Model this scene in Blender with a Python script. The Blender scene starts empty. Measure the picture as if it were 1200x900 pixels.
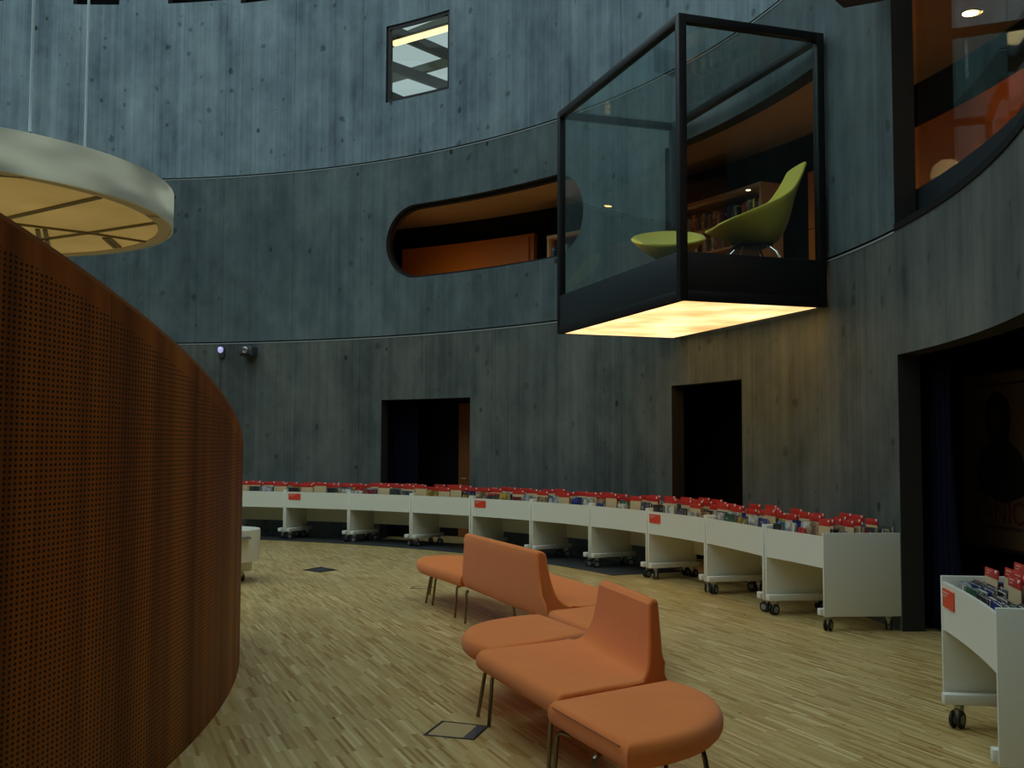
import bpy, bmesh, math, random
from mathutils import Vector, Matrix
random.seed(7)
S = bpy.context.scene
COL = S.collection
R = math.radians
PI = math.pi
CX, CY, RW = -7.8945, 9.1751, 11.338          # centre and radius of the round hall
ZB, ZA = 3.57, 6.745                           # the two pour joints of the concrete wall

# ------------------------------------------------------------------ helpers
def pol(th, r, z=0.0):
    return Vector((CX + r*math.cos(R(th)), CY + r*math.sin(R(th)), z))

def link(o, parent=None):
    COL.objects.link(o)
    if parent is not None: o.parent = parent
    return o

def tag(o, label=None, cat=None, group=None, kind=None):
    if label: o['label'] = label
    if cat: o['category'] = cat
    if group: o['group'] = group
    if kind: o['kind'] = kind
    return o

def empty(name, loc=(0,0,0), rz=0.0, label=None, cat=None, group=None):
    o = bpy.data.objects.new(name, None)
    o.empty_display_size = .1
    o.location = loc; o.rotation_euler = (0,0,rz)
    link(o); return tag(o, label, cat, group)

def sharp(me, ang=35):
    a = R(ang)
    bm = bmesh.new(); bm.from_mesh(me)
    for f in bm.faces: f.smooth = True
    for e in bm.edges:
        if len(e.link_faces) == 2:
            try: e.smooth = e.calc_face_angle() < a
            except ValueError: e.smooth = True
    bm.to_mesh(me); bm.free()

class MB:
    def __init__(s): s.v=[]; s.f=[]; s.m=[]; s.uv=[]
    def add(s, vs, fs, mi=0, uvs=None):
        n=len(s.v); s.v += [tuple(v) for v in vs]
        for i,f in enumerate(fs):
            s.f.append([n+k for k in f]); s.m.append(mi)
            s.uv.append(uvs[i] if uvs else None)
        return s
    def box(s, c, d, rz=0, mi=0, M=None):
        x,y,z=[k/2 for k in d]
        vs=[Vector((a*x,b*y,e*z)) for e in(-1,1) for b in(-1,1) for a in(-1,1)]
        rot=M if M is not None else Matrix.Rotation(rz,3,'Z')
        c=Vector(c); vs=[rot@v+c for v in vs]
        return s.add(vs,[(0,2,3,1),(4,5,7,6),(0,1,5,4),(2,6,7,3),(0,4,6,2),(1,3,7,5)],mi)
    def prism(s, poly, z0, z1, mi=0):
        n=len(poly)
        vs=[(p[0],p[1],z0) for p in poly]+[(p[0],p[1],z1) for p in poly]
        fs=[tuple(reversed(range(n))),tuple(range(n,2*n))]+[(i,(i+1)%n,n+(i+1)%n,n+i) for i in range(n)]
        return s.add(vs,fs,mi)
    def bar(s, a, b, w, h, mi=0):
        a=Vector(a);b=Vector(b);d=(b-a);L=d.length;d=d/L
        up=Vector((0,0,1)) if abs(d.z)<.98 else Vector((1,0,0))
        x=d.cross(up).normalized(); u=x.cross(d)
        M=Matrix((x,d,u)).transposed()
        return s.box((a+b)/2,(w,L,h),M=M,mi=mi)
    def tube(s, pts, r, seg=10, mi=0, cap=True):
        pts=[Vector(p) for p in pts]; n=len(pts); base=len(s.v); vs=[];fs=[]
        prev=None
        for i,p in enumerate(pts):
            d=(pts[min(i+1,n-1)]-pts[max(i-1,0)]).normalized()
            if prev is None:
                up=Vector((0,0,1)) if abs(d.z)<.95 else Vector((1,0,0))
                x=d.cross(up).normalized()
            else: x=(prev-d*prev.dot(d)).normalized()
            prev=x; y=d.cross(x)
            rr=r[i] if isinstance(r,(list,tuple)) else r
            vs+=[p+(x*math.cos(2*PI*k/seg)+y*math.sin(2*PI*k/seg))*rr for k in range(seg)]
        for i in range(n-1):
            for k in range(seg):
                a=i*seg+k;b=i*seg+(k+1)%seg
                fs.append((a,b,b+seg,a+seg))
        if cap: fs+= [tuple(reversed(range(seg))),tuple(range((n-1)*seg,n*seg))]
        return s.add(vs,fs,mi)
    def lathe(s, prof, c=(0,0,0), seg=32, mi=0, axis=None, sx=1, sy=1):
        c=Vector(c); vs=[];fs=[];n=len(prof)
        A=axis if axis is not None else Matrix.Identity(3)
        for r,z in prof:
            for k in range(seg):
                a=2*PI*k/seg; vs.append(c+A@Vector((r*math.cos(a)*sx,r*math.sin(a)*sy,z)))
        for i in range(n-1):
            for k in range(seg):
                a=i*seg+k;b=i*seg+(k+1)%seg
                fs.append((a,b,b+seg,a+seg))
        if prof[0][0]>1e-5: fs.append(tuple(reversed(range(seg))))
        if prof[-1][0]>1e-5: fs.append(tuple(range((n-1)*seg,n*seg)))
        return s.add(vs,fs,mi)
    def sector(s, r0, r1, a0, a1, z0, z1, n=8, c=(CX,CY), mi=0, deg=True, fn=None):
        """curved slab between two radii and two angles"""
        vs=[];fs=[]
        for i in range(n+1):
            a=a0+(a1-a0)*i/n
            A=R(a) if deg else a
            for (r,z) in ((r0,z0),(r1,z0),(r1,z1),(r0,z1)):
                vs.append((c[0]+r*math.cos(A),c[1]+r*math.sin(A),z) if fn is None else fn(a,r,z))
        for i in range(n):
            for k in range(4):
                a=i*4+k;b=i*4+(k+1)%4
                fs.append((a,b,b+4,a+4))
        fs+=[(3,2,1,0),(n*4,n*4+1,n*4+2,n*4+3)]
        return s.add(vs,fs,mi)
    def mesh(s, name, mats, bevel=0, smooth=35, merge=True):
        me=bpy.data.meshes.new(name)
        me.from_pydata(s.v,[],s.f)
        if not isinstance(mats,(list,tuple)): mats=[mats]
        for m in mats: me.materials.append(m)
        for p,i in zip(me.polygons,s.m): p.material_index=i
        if any(u is not None for u in s.uv):
            ul=me.uv_layers.new(name='UVMap')
            for p,u in zip(me.polygons,s.uv):
                if u:
                    for k,li in enumerate(p.loop_indices): ul.data[li].uv=u[k]
        bm=bmesh.new(); bm.from_mesh(me)
        if merge: bmesh.ops.remove_doubles(bm,verts=bm.verts,dist=1e-5)
        bmesh.ops.recalc_face_normals(bm,faces=bm.faces)
        if bevel>0:
            es=[e for e in bm.edges if len(e.link_faces)==2 and e.calc_face_angle(0)>R(40)]
            bmesh.ops.bevel(bm,geom=es,offset=bevel,segments=2,profile=.5,affect='EDGES',clamp_overlap=True)
        bm.to_mesh(me); bm.free()
        sharp(me,smooth)
        return me
    def obj(s, name, mats, parent=None, **k):
        return link(bpy.data.objects.new(name, s.mesh(name,mats,**k)), parent)

# ------------------------------------------------------------------ materials
def mat(name, col=(.5,.5,.5), rough=.5, metal=0, spec=.5, emit=None, es=0, sheen=0):
    m=bpy.data.materials.new(name); m.use_nodes=True
    b=m.node_tree.nodes['Principled BSDF']
    b.inputs['Base Color'].default_value=(*col,1)
    b.inputs['Roughness'].default_value=rough
    b.inputs['Metallic'].default_value=metal
    b.inputs['Specular IOR Level'].default_value=spec
    if sheen: b.inputs['Sheen Weight'].default_value=sheen
    if emit: b.inputs['Emission Color'].default_value=(*emit,1); b.inputs['Emission Strength'].default_value=es
    return m
class NT:
    def __init__(s,m): s.t=m.node_tree; s.n=s.t.nodes; s.b=s.n.get('Principled BSDF')
    def new(s,typ,**k):
        n=s.n.new(typ)
        for a,v in k.items(): setattr(n,a,v)
        return n
    def l(s,a,b): s.t.links.new(a,b)
    def inp(s,sock,v):
        if isinstance(v,(int,float)): sock.default_value=v
        elif isinstance(v,tuple): sock.default_value=v
        else: s.l(v,sock)
    def math(s,op,a,b=0.0,c=None,clamp=False):
        n=s.new('ShaderNodeMath',operation=op,use_clamp=clamp)
        s.inp(n.inputs[0],a); s.inp(n.inputs[1],b)
        if c is not None: s.inp(n.inputs[2],c)
        return n.outputs[0]
    def noise(s,vec,scale,detail=3,rough=.5,dim='3D'):
        n=s.new('ShaderNodeTexNoise',noise_dimensions=dim)
        s.l(vec,n.inputs['Vector']); n.inputs['Scale'].default_value=scale
        n.inputs['Detail'].default_value=detail; n.inputs['Roughness'].default_value=rough
        return n.outputs['Fac']
    def ramp(s,fac,stops,interp='LINEAR'):
        n=s.new('ShaderNodeValToRGB'); e=n.color_ramp.elements; n.color_ramp.interpolation=interp
        while len(e)<len(stops): e.new(.5)
        for k,(p,c) in enumerate(stops):
            e[k].position=p; e[k].color=(*c,1) if len(c)==3 else c
        s.l(fac,n.inputs[0]); return n.outputs[0]
    def mix(s,fac,a,b,blend='MIX'):
        n=s.new('ShaderNodeMix',data_type='RGBA',blend_type=blend)
        s.inp(n.inputs[0],fac)
        for sock,v in ((n.inputs[6],a),(n.inputs[7],b)): s.inp(sock,(*v,1) if isinstance(v,tuple) and len(v)==3 else v)
        return n.outputs[2]
    def bump(s,h,strength=.3,dist=.01):
        n=s.new('ShaderNodeBump'); n.inputs['Strength'].default_value=strength; n.inputs['Distance'].default_value=dist
        s.l(h,n.inputs['Height']); s.l(n.outputs[0],s.b.inputs['Normal'])
    def xyz(s,x,y,z=0.0):
        n=s.new('ShaderNodeCombineXYZ'); s.inp(n.inputs[0],x); s.inp(n.inputs[1],y); s.inp(n.inputs[2],z); return n.outputs[0]
    def white(s,vec):
        n=s.new('ShaderNodeTexWhiteNoise',noise_dimensions='3D'); s.l(vec,n.inputs['Vector']); return n

def concrete(name, base, boardy=1.0, warm=.0, seed=0.0, holes=.8, mix_hi=1.0):
    m=mat(name,base,.72,spec=.25); t=NT(m)
    uv=t.new('ShaderNodeUVMap'); sp=t.new('ShaderNodeSeparateXYZ'); t.l(uv.outputs[0],sp.inputs[0])
    u,v=sp.outputs[0],sp.outputs[1]
    # individual pours / shutter panels
    pu=t.math('FLOOR',t.math('DIVIDE',u,1.466))
    pn=t.white(t.xyz(pu,seed)).outputs[0]
    # boards of uneven width
    bn=t.noise(t.xyz(t.math('MULTIPLY',u,7.0),seed,t.math('MULTIPLY',v,.03)),1.0,2,.6)
    bn2=t.noise(t.xyz(t.math('MULTIPLY',u,30.0),seed+3,t.math('MULTIPLY',v,.35)),1.0,3,.6)
    st=t.noise(t.xyz(t.math('MULTIPLY',u,1.1),seed+5,t.math('MULTIPLY',v,.45)),1.0,5,.62)
    cl=t.noise(t.xyz(t.math('MULTIPLY',u,3.0),seed+9,t.math('MULTIPLY',v,2.4)),1.0,5,.6)
    val=t.math('MULTIPLY_ADD',pn,.22,.72)
    val=t.math('ADD',val,t.math('MULTIPLY',t.math('SUBTRACT',bn,.5),.75*boardy))
    val=t.math('ADD',val,t.math('MULTIPLY',t.math('SUBTRACT',bn2,.5),.42*boardy))
    val=t.math('ADD',val,t.math('MULTIPLY',t.math('SUBTRACT',st,.5),1.55))
    val=t.math('ADD',val,t.math('MULTIPLY',t.math('SUBTRACT',cl,.5),.65))
    # thin dark joint lines between shutters
    fu=t.math('FRACT',t.math('DIVIDE',u,1.466))
    ln=t.math('LESS_THAN',t.math('ABSOLUTE',t.math('SUBTRACT',fu,.5)),.006)
    val=t.math('SUBTRACT',val,t.math('MULTIPLY',ln,.22))
    # dark pock marks
    vo=t.new('ShaderNodeTexVoronoi',voronoi_dimensions='3D'); t.l(t.xyz(t.math('MULTIPLY_ADD',u,4.6,t.math('MULTIPLY',cl,1.2)),seed,t.math('MULTIPLY_ADD',v,3.8,t.math('MULTIPLY',st,1.5))),vo.inputs['Vector']); vo.inputs['Scale'].default_value=1.0
    sc=t.new('ShaderNodeSeparateXYZ'); t.l(vo.outputs['Color'],sc.inputs[0])
    thr=t.math('MULTIPLY',t.math('POWER',sc.outputs[0],1.8),.30)
    spot=t.math('MULTIPLY',t.math('SUBTRACT',thr,vo.outputs['Distance']),9.0,clamp=True)
    val=t.math('SUBTRACT',val,t.math('MULTIPLY',spot,.40*holes))
    # tie holes
    vo2=t.new('ShaderNodeTexVoronoi',voronoi_dimensions='3D'); t.l(t.xyz(t.math('MULTIPLY',u,1.36),seed+20,t.math('MULTIPLY',v,.95)),vo2.inputs['Vector'])
    vo2.inputs['Scale'].default_value=1.0; vo2.inputs['Randomness'].default_value=.35
    hole=t.math('LESS_THAN',vo2.outputs['Distance'],.045)
    val=t.math('SUBTRACT',val,t.math('MULTIPLY',hole,.7*holes))
    val=t.math('MAXIMUM',val,.12)
    tint=t.mix(t.ramp(st,[(.35,(0,0,0)),(.7,(1,1,1))]),base,tuple(b*k for b,k in zip(base,(1.12+warm,1.03,.93))))
    fin=t.mix(1.0,tint,t.xyz(val,val,val),'MULTIPLY')
    t.l(fin,t.b.inputs['Base Color'])
    t.bump(t.math('SUBTRACT',t.math('ADD',t.math('MULTIPLY',bn2,.6),t.math('MULTIPLY',cl,.5)),t.math('ADD',spot,hole)),.25,.006)
    return m

M={}
M['conc_low']=concrete('concrete_lower_shaded',(.104,.128,.124),1.0,.10,1.0,.7)  # one concrete; light falloff down the wall painted as darker lower bands
M['conc_mid']=concrete('concrete_middle_shaded',(.092,.128,.144),.75,.02,7.0,.9)
M['conc_up']=concrete('concrete_upper_lit',(.160,.232,.275),1.15,.02,13.0,1.0)
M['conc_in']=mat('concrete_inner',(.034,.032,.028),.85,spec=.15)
M['black']=mat('black_paint',(.012,.012,.013),.8,spec=.1)
M['blackwall']=mat('black_wall_paint',(.010,.009,.009),.9,spec=.05)
M['joint']=mat('joint_shadow_gap',(.03,.035,.035),.9)
M['ceil']=mat('tan_ceiling_paint',(.42,.25,.12),.7)
M['ceil_white']=mat('roof_paint',(.45,.47,.47),.8)
M['orange_wall']=mat('orange_panel_lacquer',(.56,.155,.012),.4)
M['white']=mat('white_laminate',(.76,.76,.66),.42,spec=.4)
M['white_dull']=mat('white_plinth',(.72,.72,.64),.5)
M['steel']=mat('brushed_steel',(.5,.5,.48),.3,1)
M['leg']=mat('bronze_tube',(.23,.19,.13),.28,1)
M['chrome']=mat('chrome',(.85,.87,.88),.12,1)
M['tyre']=mat('black_rubber',(.015,.015,.016),.55)
M['hubgrey']=mat('grey_wheel_centre',(.22,.23,.22),.5)
M['red']=mat('red_card',(.50,.022,.012),.5)
M['redsign']=mat('red_sign_plate',(.72,.055,.02),.45)
M['signtext']=mat('pale_print',(.75,.45,.35),.6)
M['tab']=mat('white_round_tab',(.75,.72,.66),.5)
M['tancard']=mat('tan_fibreboard',(.50,.37,.20),.7)
M['pages']=mat('white_paper',(.62,.61,.56),.8)
M['frame']=mat('black_steel_frame',(.010,.009,.010),.45,spec=.3)
M['frame_lit']=mat('steel_frame_lit',(.016,.022,.026),.4,spec=.35)  # lit copy of the frame steel, lighter tone painted in
M['curtain']=mat('navy_velvet_curtain',(.0042,.005,.015),.9,spec=.1)
M['wood_shelf']=mat('pale_oak_shelf',(.45,.27,.12),.5)
M['mat_floor']=mat('dark_floor_grey',(.022,.026,.028),.6)
M['device']=mat('dark_grey_plastic',(.05,.055,.06),.4)
M['devlight']=mat('pale_blue_lamp_glass',(.5,.5,.9),.3,emit=(.55,.55,1),es=.55)
M['poster']=mat('aged_poster_paper',(.24,.135,.06),.85)
M['poster_dark']=mat('poster_black_ink',(.016,.013,.011),.9)
M['poster_red']=mat('poster_red_ink',(.20,.02,.015),.8)
M['poster_mid']=mat('poster_brown_ink',(.10,.055,.03),.9)
M['lime']=mat('lime_green_wool',(.70,.56,.05),.85,sheen=.25)
M['cable']=mat('steel_cable',(.62,.72,.76),.4,.2)
M['rust']=mat('dark_brown_panel',(.05,.022,.013),.5)
M['spot']=mat('lit_downlight_glass',(1,.8,.5),.4,emit=(1,.72,.36),es=14)
M['tube']=mat('lit_warm_tube',(1,.8,.5),.4,emit=(1,.72,.32),es=7)
M['beam_dark']=mat('dark_olive_steel',(.035,.034,.025),.6)
M['beam']=mat('olive_steel_beam',(.14,.15,.10),.6)

def glass(name, tint, refl=.55):
    m=bpy.data.materials.new(name); m.use_nodes=True; t=m.node_tree; t.nodes.clear()
    o=t.nodes.new('ShaderNodeOutputMaterial'); mx=t.nodes.new('ShaderNodeMixShader')
    tr=t.nodes.new('ShaderNodeBsdfTransparent'); tr.inputs[0].default_value=(*tint,1)
    gl=t.nodes.new('ShaderNodeBsdfGlossy'); gl.inputs['Roughness'].default_value=.01; gl.inputs[0].default_value=(.9,.97,.95,1)
    fr=t.nodes.new('ShaderNodeLayerWeight'); fr.inputs[0].default_value=.5
    pw=t.nodes.new('ShaderNodeMath'); pw.operation='POWER'; pw.inputs[1].default_value=4.0
    mu=t.nodes.new('ShaderNodeMath'); mu.operation='MULTIPLY_ADD'; mu.inputs[1].default_value=.75*refl; mu.inputs[2].default_value=.04*refl
    t.links.new(fr.outputs['Facing'],pw.inputs[0]); t.links.new(pw.outputs[0],mu.inputs[0]); t.links.new(mu.outputs[0],mx.inputs[0])
    t.links.new(tr.outputs[0],mx.inputs[1]); t.links.new(gl.outputs[0],mx.inputs[2]); t.links.new(mx.outputs[0],o.inputs[0])
    return m
M['glass']=glass('green_tinted_glass',(.93,.962,.955),.8)
M['glass_sky']=glass('grey_tinted_window_glass',(.50,.52,.50),.3)
M['glass_rail']=glass('clear_balustrade_glass',(.93,.95,.94),1.0)

def orange_fabric():
    m=mat('orange_wool_fabric',(.7,.2,.04),.8,spec=.2,sheen=.15); t=NT(m)
    tc=t.new('ShaderNodeTexCoord'); n=t.noise(tc.outputs['Object'],3.0,4,.6); f=t.noise(tc.outputs['Object'],420,2,.6)
    c=t.mix(n,(.70,.180,.033),(.82,.230,.048)); t.l(c,t.b.inputs['Base Color']); t.bump(f,.12,.002); return m
M['orange']=orange_fabric()
M['seam']=mat('dark_orange_piping',(.30,.075,.02),.8)

def parquet():
    m=mat('strip_parquet',(.4,.3,.15),.34,spec=.45); t=NT(m)
    tc=t.new('ShaderNodeTexCoord'); mp=t.new('ShaderNodeMapping'); mp.inputs['Rotation'].default_value=(0,0,R(-111.3))
    t.l(tc.outputs['Object'],mp.inputs[0]); sp=t.new('ShaderNodeSeparateXYZ'); t.l(mp.outputs[0],sp.inputs[0])
    a,b=sp.outputs[0],sp.outputs[1]
    row=t.math('FLOOR',t.math('DIVIDE',b,.021))
    blk=t.math('FLOOR',t.math('DIVIDE',b,.168))
    sh=t.math('MULTIPLY',t.white(t.xyz(blk,3.0)).outputs[0],.32)
    jit=t.math('MULTIPLY',t.white(t.xyz(row,11.0)).outputs[0],.10)
    col=t.math('FLOOR',t.math('DIVIDE',t.math('ADD',t.math('ADD',a,sh),jit),.32))
    w=t.white(t.xyz(row,col,5.0)).outputs[0]
    w2=t.white(t.xyz(row,col,9.0)).outputs[0]
    c=t.ramp(w,[(0,(.33,.180,.048)),(.10,(.45,.292,.094)),(.5,(.56,.405,.155)),(.88,(.63,.48,.20)),(1,(.78,.62,.30))])
    g=t.noise(t.xyz(t.math('MULTIPLY',a,6.0),t.math('MULTIPLY',b,160.0),w2),1.0,3,.6)
    c=t.mix(t.math('MULTIPLY',g,.35),c,(.30,.20,.075),'MIX')
    big=t.noise(tc.outputs['Object'],.7,2,.5)
    c=t.mix(1.0,c,t.ramp(big,[(.3,(.9,.9,.9)),(.7,(1.06,1.06,1.06))]),'MULTIPLY')
    t.l(c,t.b.inputs['Base Color'])
    rg=t.noise(tc.outputs['Object'],9.0,3,.6); t.l(t.math('MULTIPLY_ADD',rg,.12,.24),t.b.inputs['Roughness'])
    return m
M['floor']=parquet()

def cherry():
    m=mat('perforated_cherry_veneer',(.2,.07,.02),.5,spec=.12); t=NT(m)
    uv=t.new('ShaderNodeUVMap'); sp=t.new('ShaderNodeSeparateXYZ'); t.l(uv.outputs[0],sp.inputs[0]); u,v=sp.outputs[0],sp.outputs[1]
    bands=t.noise(t.xyz(t.math('MULTIPLY',u,2.6),0.0,t.math('MULTIPLY',v,.05)),1.0,2,.55)
    fine=t.noise(t.xyz(t.math('MULTIPLY',u,55.0),2.0,t.math('MULTIPLY',v,1.2)),1.0,3,.6)
    c=t.ramp(t.math('ADD',t.math('MULTIPLY',bands,.92),t.math('MULTIPLY',fine,.08)),[(.32,(.10,.025,.004)),(.44,(.24,.065,.009)),(.56,(.36,.11,.014)),(.68,(.50,.18,.026))])
    pn=t.white(t.xyz(t.math('FLOOR',t.math('DIVIDE',u,.62)),1.0)).outputs[0]
    c=t.mix(1.0,c,t.ramp(pn,[(0,(.75,.75,.75)),(1,(1.15,1.15,1.15))]),'MULTIPLY')
    jn=t.math('LESS_THAN',t.math('FRACT',t.math('DIVIDE',u,1.24)),.004)
    P=.034
    du=t.math('SUBTRACT',t.math('FRACT',t.math('DIVIDE',u,P)),.5); dv=t.math('SUBTRACT',t.math('FRACT',t.math('DIVIDE',v,.022)),.5)
    d=t.math('SQRT',t.math('ADD',t.math('MULTIPLY',du,du),t.math('MULTIPLY',dv,dv)))
    hole=t.math('LESS_THAN',d,.27)
    # smooth margin below the sloping top edge and above the floor
    top=t.math('SUBTRACT',v,sp.outputs[2]) if False else v
    mask=t.new('ShaderNodeAttribute'); mask.attribute_name='edge_dist'
    ins=t.math('GREATER_THAN',mask.outputs['Fac'],.10)
    hole=t.math('MULTIPLY',hole,ins)
    c=t.mix(t.math('MAXIMUM',hole,jn),c,(.006,.003,.002))
    t.l(c,t.b.inputs['Base Color']); return m
M['cherry']=cherry()
M['cherry_edge']=mat('cherry_edge_band',(.24,.075,.017),.4)

def cover_mat():
    m=mat('printed_cover',(.2,.2,.2),.4,spec=.4); t=NT(m)
    oi=t.new('ShaderNodeObjectInfo'); tc=t.new('ShaderNodeTexCoord')
    mp=t.new('ShaderNodeMapping'); t.l(tc.outputs['Object'],mp.inputs[0])
    cb=t.xyz(t.math('MULTIPLY',oi.outputs['Random'],40.0),0.0,0.0); t.l(cb,mp.inputs['Location'])
    n=t.noise(mp.outputs[0],9.0,3,.6)
    hs=t.new('ShaderNodeHueSaturation'); t.l(oi.outputs['Color'],hs.inputs['Color']); hs.inputs['Value'].default_value=.35
    f=t.ramp(n,[(.42,(0,0,0)),(.55,(1,1,1))])
    c=t.mix(f,oi.outputs['Color'],hs.outputs[0])
    n2=t.noise(mp.outputs[0],15.0,1,.5)
    c=t.mix(t.ramp(n2,[(.66,(0,0,0)),(.70,(.6,.6,.6))]),c,(.55,.5,.4)); t.l(c,t.b.inputs['Base Color']); return m
M['cover']=cover_mat()
def stuffcover():
    m=mat('printed_covers_mixed',(.2,.2,.2),.45); t=NT(m)
    a=t.new('ShaderNodeAttribute'); a.attribute_name='bookcol'; t.l(a.outputs['Color'],t.b.inputs['Base Color']); return m
M['stuffcover']=stuffcover()

def lightpanel():
    m=mat('lit_opal_panel',(.8,.7,.5),.4); t=NT(m)
    tc=t.new('ShaderNodeTexCoord'); n=t.noise(tc.outputs['Object'],1.6,2,.5)
    c=t.ramp(n,[(.32,(1,.56,.21)),(.48,(1,.64,.27)),(.62,(1,.72,.36))]); t.l(c,t.b.inputs['Emission Color'])
    t.l(t.math('MULTIPLY_ADD',n,2.0,.42),t.b.inputs['Emission Strength']); return m
M['lightpanel']=lightpanel()
def membrane():
    m=mat('lit_pendant_membrane',(.50,.38,.17),.6); t=NT(m)
    tc=t.new('ShaderNodeTexCoord'); n=t.noise(tc.outputs['Object'],1.5,2,.5)
    t.b.inputs['Emission Color'].default_value=(1,.66,.20,1); t.l(t.math('MULTIPLY_ADD',n,.16,.06),t.b.inputs['Emission Strength']); return m
M['membrane']=membrane()
def band():
    m=mat('translucent_pendant_band',(.62,.66,.58),.4,spec=.3); t=NT(m)
    tc=t.new('ShaderNodeTexCoord'); mp=t.new('ShaderNodeMapping'); mp.inputs['Scale'].default_value=(1,1,3.2); t.l(tc.outputs['Object'],mp.inputs[0])
    n=t.noise(mp.outputs[0],1.15,1,.4)
    t.b.inputs['Emission Color'].default_value=(.88,1,.72,1); t.l(t.ramp(n,[(.48,(.01,.01,.01)),(.66,(.16,.16,.16))]),t.b.inputs['Emission Strength']); return m
M['band']=band()

# ------------------------------------------------------------------ camera
cam=bpy.data.objects.new('camera',bpy.data.cameras.new('camera')); link(cam)
cam.data.sensor_width=36; cam.data.lens=36*1261.6/1200
cam.location=(0,0,1.6)
cam.matrix_world=Matrix.Translation((0,0,1.6))@Matrix.Rotation(PI/2+.0593,4,'X')@Matrix.Rotation(.0031,4,'Z')
cam.data.clip_start=.05; cam.data.clip_end=200
S.camera=cam

# ------------------------------------------------------------------ the round concrete wall
def rect(a,b,z0,z1): return dict(a=min(a,b),b=max(a,b),f=lambda th:(z0,z1),rect=True)
def pill(a,b,z0,z1):
    L=(b-a)*PI/180*RW; r=(z1-z0)/2; zc=(z0+z1)/2
    def f(th):
        s=(th-a)*PI/180*RW
        k=min(s,L-s); h=r if k>=r else math.sqrt(max(r*r-(r-k)**2,0))
        return (zc-h,zc+h)
    return dict(a=a,b=b,f=f,rect=False)
HD=2.44
def wall(name,z0,z1,ops,mats,a0,a1,thick=.2,rad=RW,skip=None):
    ths=set()
    t=a0
    while t<a1-1e-6:
        ths.add(round(t,3)); t+=1.0
    ths.add(round(a1,3))
    for o in ops:
        ths.add(round(o['a'],3)); ths.add(round(o['b'],3))
        if not o['rect']:
            n=56
            for i in range(n+1):
                x=i/n; x=.5-.5*math.cos(PI*x); ths.add(round(o['a']+(o['b']-o['a'])*x,3))
    ths=sorted(ths); mb=MB()
    def q(pts,uvs,mi=0): mb.add(pts,[(0,1,2,3)],mi,[uvs])
    def U(th): return R(th)*rad
    for a,b in zip(ths,ths[1:]):
        if b-a<1e-4: continue
        if skip and skip(a,b): continue
        m=(a+b)/2; act=sorted([o for o in ops if o['a']<=m<=o['b']],key=lambda o:o['f'](m)[0])
        lo=(z0,z0); spans=[]
        for o in act:
            fa,fb=o['f'](max(a,o['a'])),o['f'](min(b,o['b'])); spans.append((lo,(fa[0],fb[0]))); lo=(fa[1],fb[1])
        spans.append((lo,(z1,z1)))
        for (la,lb),(ha,hb) in spans:
            if ha-la<1e-4 and hb-lb<1e-4: continue
            uv=[(U(a),la),(U(b),lb),(U(b),hb),(U(a),ha)]
            q([pol(a,rad,la),pol(b,rad,lb),pol(b,rad,hb),pol(a,rad,ha)],uv)
            q([pol(b,rad+thick,lb),pol(a,rad+thick,la),pol(a,rad+thick,ha),pol(b,rad+thick,hb)],uv,1)
            for (p,r_) in (((la,lb),0),((ha,hb),1)):
                q([pol(a,rad,p[0]),pol(a,rad+thick,p[0]),pol(b,rad+thick,p[1]),pol(b,rad,p[1])],[(U(a),p[0]),(U(a),p[0]+thick),(U(b),p[1]+thick),(U(b),p[1])],1 if mats[1] is not mats[0] else 0)
    for o in ops:
        if o['rect']:
            l,h=o['f'](0)
            for th in (o['a'],o['b']):
                if abs(th-a0)<.01: continue
                q([pol(th,rad,l),pol(th,rad+thick,l),pol(th,rad+thick,h),pol(th,rad,h)],[(U(th),l),(U(th)+thick,l),(U(th)+thick,h),(U(th),h)],1)
    for th in (a0,a1):
        zz=z0
        if any(o['rect'] and abs(o['a']-th)<.01 for o in ops): zz=HD
        q([pol(th,rad,zz),pol(th,rad+thick,zz),pol(th,rad+thick,z1),pol(th,rad,z1)],[(U(th),z0),(U(th)+thick,z0),(U(th)+thick,z1),(U(th),z1)],0)
    me=mb.mesh(name,list(mats),smooth=25)
    return tag(link(bpy.data.objects.new(name,me)),kind='structure')
HD=2.44
low_ops=[rect(60.49,50.59,0,HD),rect(27.69,19.73,0,HD),rect(1.98,-37,-.001,HD)]
wall('wall_lower',0,ZB-.012,low_ops,(M['conc_low'],M['conc_in']),-37,298)
mid_ops=[pill(37.75,60.15,4.565,5.865),rect(11.2,28.3,ZB+.012,5.70),rect(2.05,-30,ZB+.012,6.55)]
wall('wall_middle',ZB+.012,ZA-.012,mid_ops,(M['conc_mid'],M['conc_in']),-62,298)
top_ops=[rect(60.36,53.2,7.79,9.19)]+[rect(a,b,10.2 if a>80 else 10.1,10.8) for a,b in ((93.4,88.9),(84.0,77.95),(76.4,71.5),(105,100),(66,61))]
wall('wall_upper',ZA+.012,12.0,top_ops,(M['conc_up'],M['conc_in']),-62,298)
g=MB(); g.sector(RW+.03,RW+.19,-62,298,ZB-.012,ZB+.012,180); g.sector(RW+.03,RW+.19,-62,298,ZA-.012,ZA+.012,180)
tag(g.obj('trim_1',M['joint']),kind='structure')
g=MB(); g.sector(RW-.006,RW+.03,28.6,298,ZB-.030,ZB-.0125,180); g.sector(RW-.006,RW+.03,2.1,11,ZB-.030,ZB-.0125,8); g.sector(RW-.006,RW+.03,-62,298,ZA-.028,ZA-.0125,220); tag(g.obj('trim_3',mat('joint_lip_highlight',(.26,.30,.30),.8)),kind='structure')  # pale lip paints the light caught along the lower joint edges

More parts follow.
